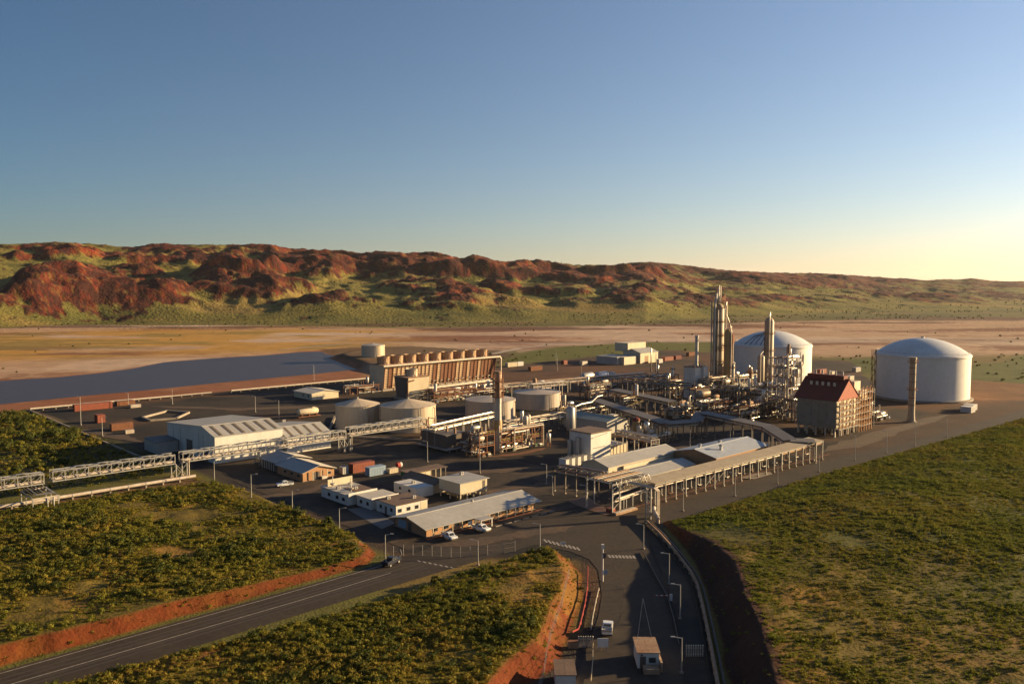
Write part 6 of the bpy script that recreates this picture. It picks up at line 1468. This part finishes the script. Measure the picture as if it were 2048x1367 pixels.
MB().box(0, 3.2, 0, 5, 0, 2.6).build('wall', m_white, rh); roof_slab(-.15, 3.35, -.2, 2.65, 5.2, 2.75).build('roof_sheet', m_brownroof, rh)
def picket(label, px, py, n, w_):
    t = thing('picket_gate', label, 'gate', *S(px, py), rot=-TH); p0 = MB().box(-.09, .09, -.09, .09, 0, 1.9).build('picket', m_lag, t); c0 = MB().lathe([(.14, 1.9), (.16, 2.02), (.02, 2.15)], 8).build('cap', m_cream, p0)
    for k in range(1, n): c = part(p0, t, (w_ * k / (n - 1), 0, 0)); part(c0, c, (0, 0, 0))
    for z in (.4, 1.5): MB().box(0, w_, -.04, .04, z, z + .1).build('rail', m_lag, t)
    return t
picket('picket gate with capped posts left of the white sign board', 1157, 1294, 7, 2.5); picket('picket gate with capped posts beside the dark lane', 1373, 1312, 8, 2.8)
bk = thing('orange_crate', 'low orange crate left of the picket gate', 'crate', *S(1136, 1296), rot=-TH); MB().box(0, 1.8, 0, .9, 0, 1.1).build('body', m_rustw, bk); MB().box(-.05, 1.85, -.05, .95, 1.1, 1.18).build('lid', m_rust, bk)
sg = thing('sign_board', 'white rectangular sign board on two posts behind the white pickup', 'sign', *S(1195, 1301), rot=-TH); MB().box(0, 1.9, -.05, .05, .7, 2.3).build('board', m_white, sg)
for x in (.3, 1.6): MB().box(x - .06, x + .06, .05, .15, 0, 2.2).build('post', m_galv, sg)
tr_ = thing('road_sign', 'white traffic sign plate at the tip of the near mound beside the crosswalk', 'sign', *S(1126, 1098), rot=-TH); MB().box(-.6, .6, -.05, .05, 1.2, 1.9).build('plate', m_white, tr_); MB().box(-.05, .05, .05, .13, 0, 1.8).build('post', m_galv, tr_)
pd = thing('concrete_pad', 'orange brown concrete slab lying at the left foot of the front pipe rack', 'slab', *S(1228, 1030)); MB().box(0, 9.5, -.8, .8, 0, .55).build('block', m_rustw, pd); MB().box(.3, 9.2, -.6, .6, .55, .65).build('lid', m_lag, pd)
flat_sheet('pavement_pad', [P(1480, 956), P(1508, 958), P(1545, 948), P(1540, 943), P(1500, 948)], 0.12, m_conc)
flat_sheet('kerb_island', [P(1135, 1002), P(1172, 992), P(1215, 1018), P(1240, 1030), P(1210, 1030), P(1172, 1018)], 0.12, mat('island_soil', (0.20, 0.10, 0.06), var=0.3, scale=0.4))

# ------------------------------------------------------------------ shrubs and small trees one can tell apart
def bush(label, px, py, rad, h, seedv, z=0.0, cat='bush', name='bush'):
    a, b = S(px, py, z); x, y = P(px, py, z); gz = float(ground_z([x], [y])[0]); t = thing(name, label, cat, a, b, rng.random() * 6, z=gz - .05)
    v, f = shrub_mesh(seedv, int(170 * rad), rad, h, .34); me = bpy.data.meshes.new('crown'); me.from_pydata(v, [], f); me.materials.append(m_bush); me.update()
    o = bpy.data.objects.new('crown', me); COL.objects.link(o); o.parent = t
    s = MB()
    for k in range(4): an = k * 1.7 + seedv; s.cyl((0, 0, 0), (rad * .45 * math.cos(an), rad * .45 * math.sin(an), h * .6), .11, 5, .04)
    s.build('stem', m_dark, t); return t
for k, (px, py, rad, h, nm) in enumerate(((8, 868, 3.6, 3.2, 'olive bush in the scrub at the left picture edge, highest of the row'), (40, 862, 3.2, 3.0, 'olive bush just right of the highest bush at the left edge'), (70, 880, 3.8, 3.4, 'broad olive bush in the middle of the scrub'), (112, 874, 4.0, 3.8, 'tall bush in the scrub left of the perimeter wall'), (146, 880, 3.8, 3.8, 'tall bush nearest the perimeter wall'), (15, 898, 3.0, 2.6, 'bush at the left edge below the olive row'), (52, 906, 3.2, 2.6, 'dark bush below the broad olive bush'), (95, 905, 3.0, 2.6, 'low bush below the tall bush of the scrub'), (62, 930, 2.4, 3.0, 'yellow green sapling behind the bridge at the left'), (28, 946, 2.2, 2.4, 'small bush behind the left span of the bridge'), (128, 928, 2.0, 1.8, 'small bush behind the bridge near the warehouse corner'))):
    bush(nm, px, py, rad, h, 300 + k)
bush('small round bush at the light pole left of the long office', 655, 1058, 1.6, 2.0, 330); bush('dark bush at the roadside under the near mound', 868, 1172, 1.5, 2.3, 331)

# ------------------------------------------------------------------ haze: thin salt air over the whole bay
hm_ = bpy.data.materials.new('haze_air'); hm_.use_nodes = True; n = hm_.node_tree
n.nodes.remove(n.nodes['Principled BSDF']); pv = n.nodes.new('ShaderNodeVolumePrincipled'); pv.inputs['Color'].default_value = (0.92, 0.92, 0.94, 1); pv.inputs['Density'].default_value = 1.4e-5; pv.inputs['Anisotropy'].default_value = 0.35
n.links.new(pv.outputs[0], n.nodes['Material Output'].inputs['Volume'])
MB().box(-27500, 27500, -300, 27500, -8, 480).build('haze', hm_, kind='stuff')
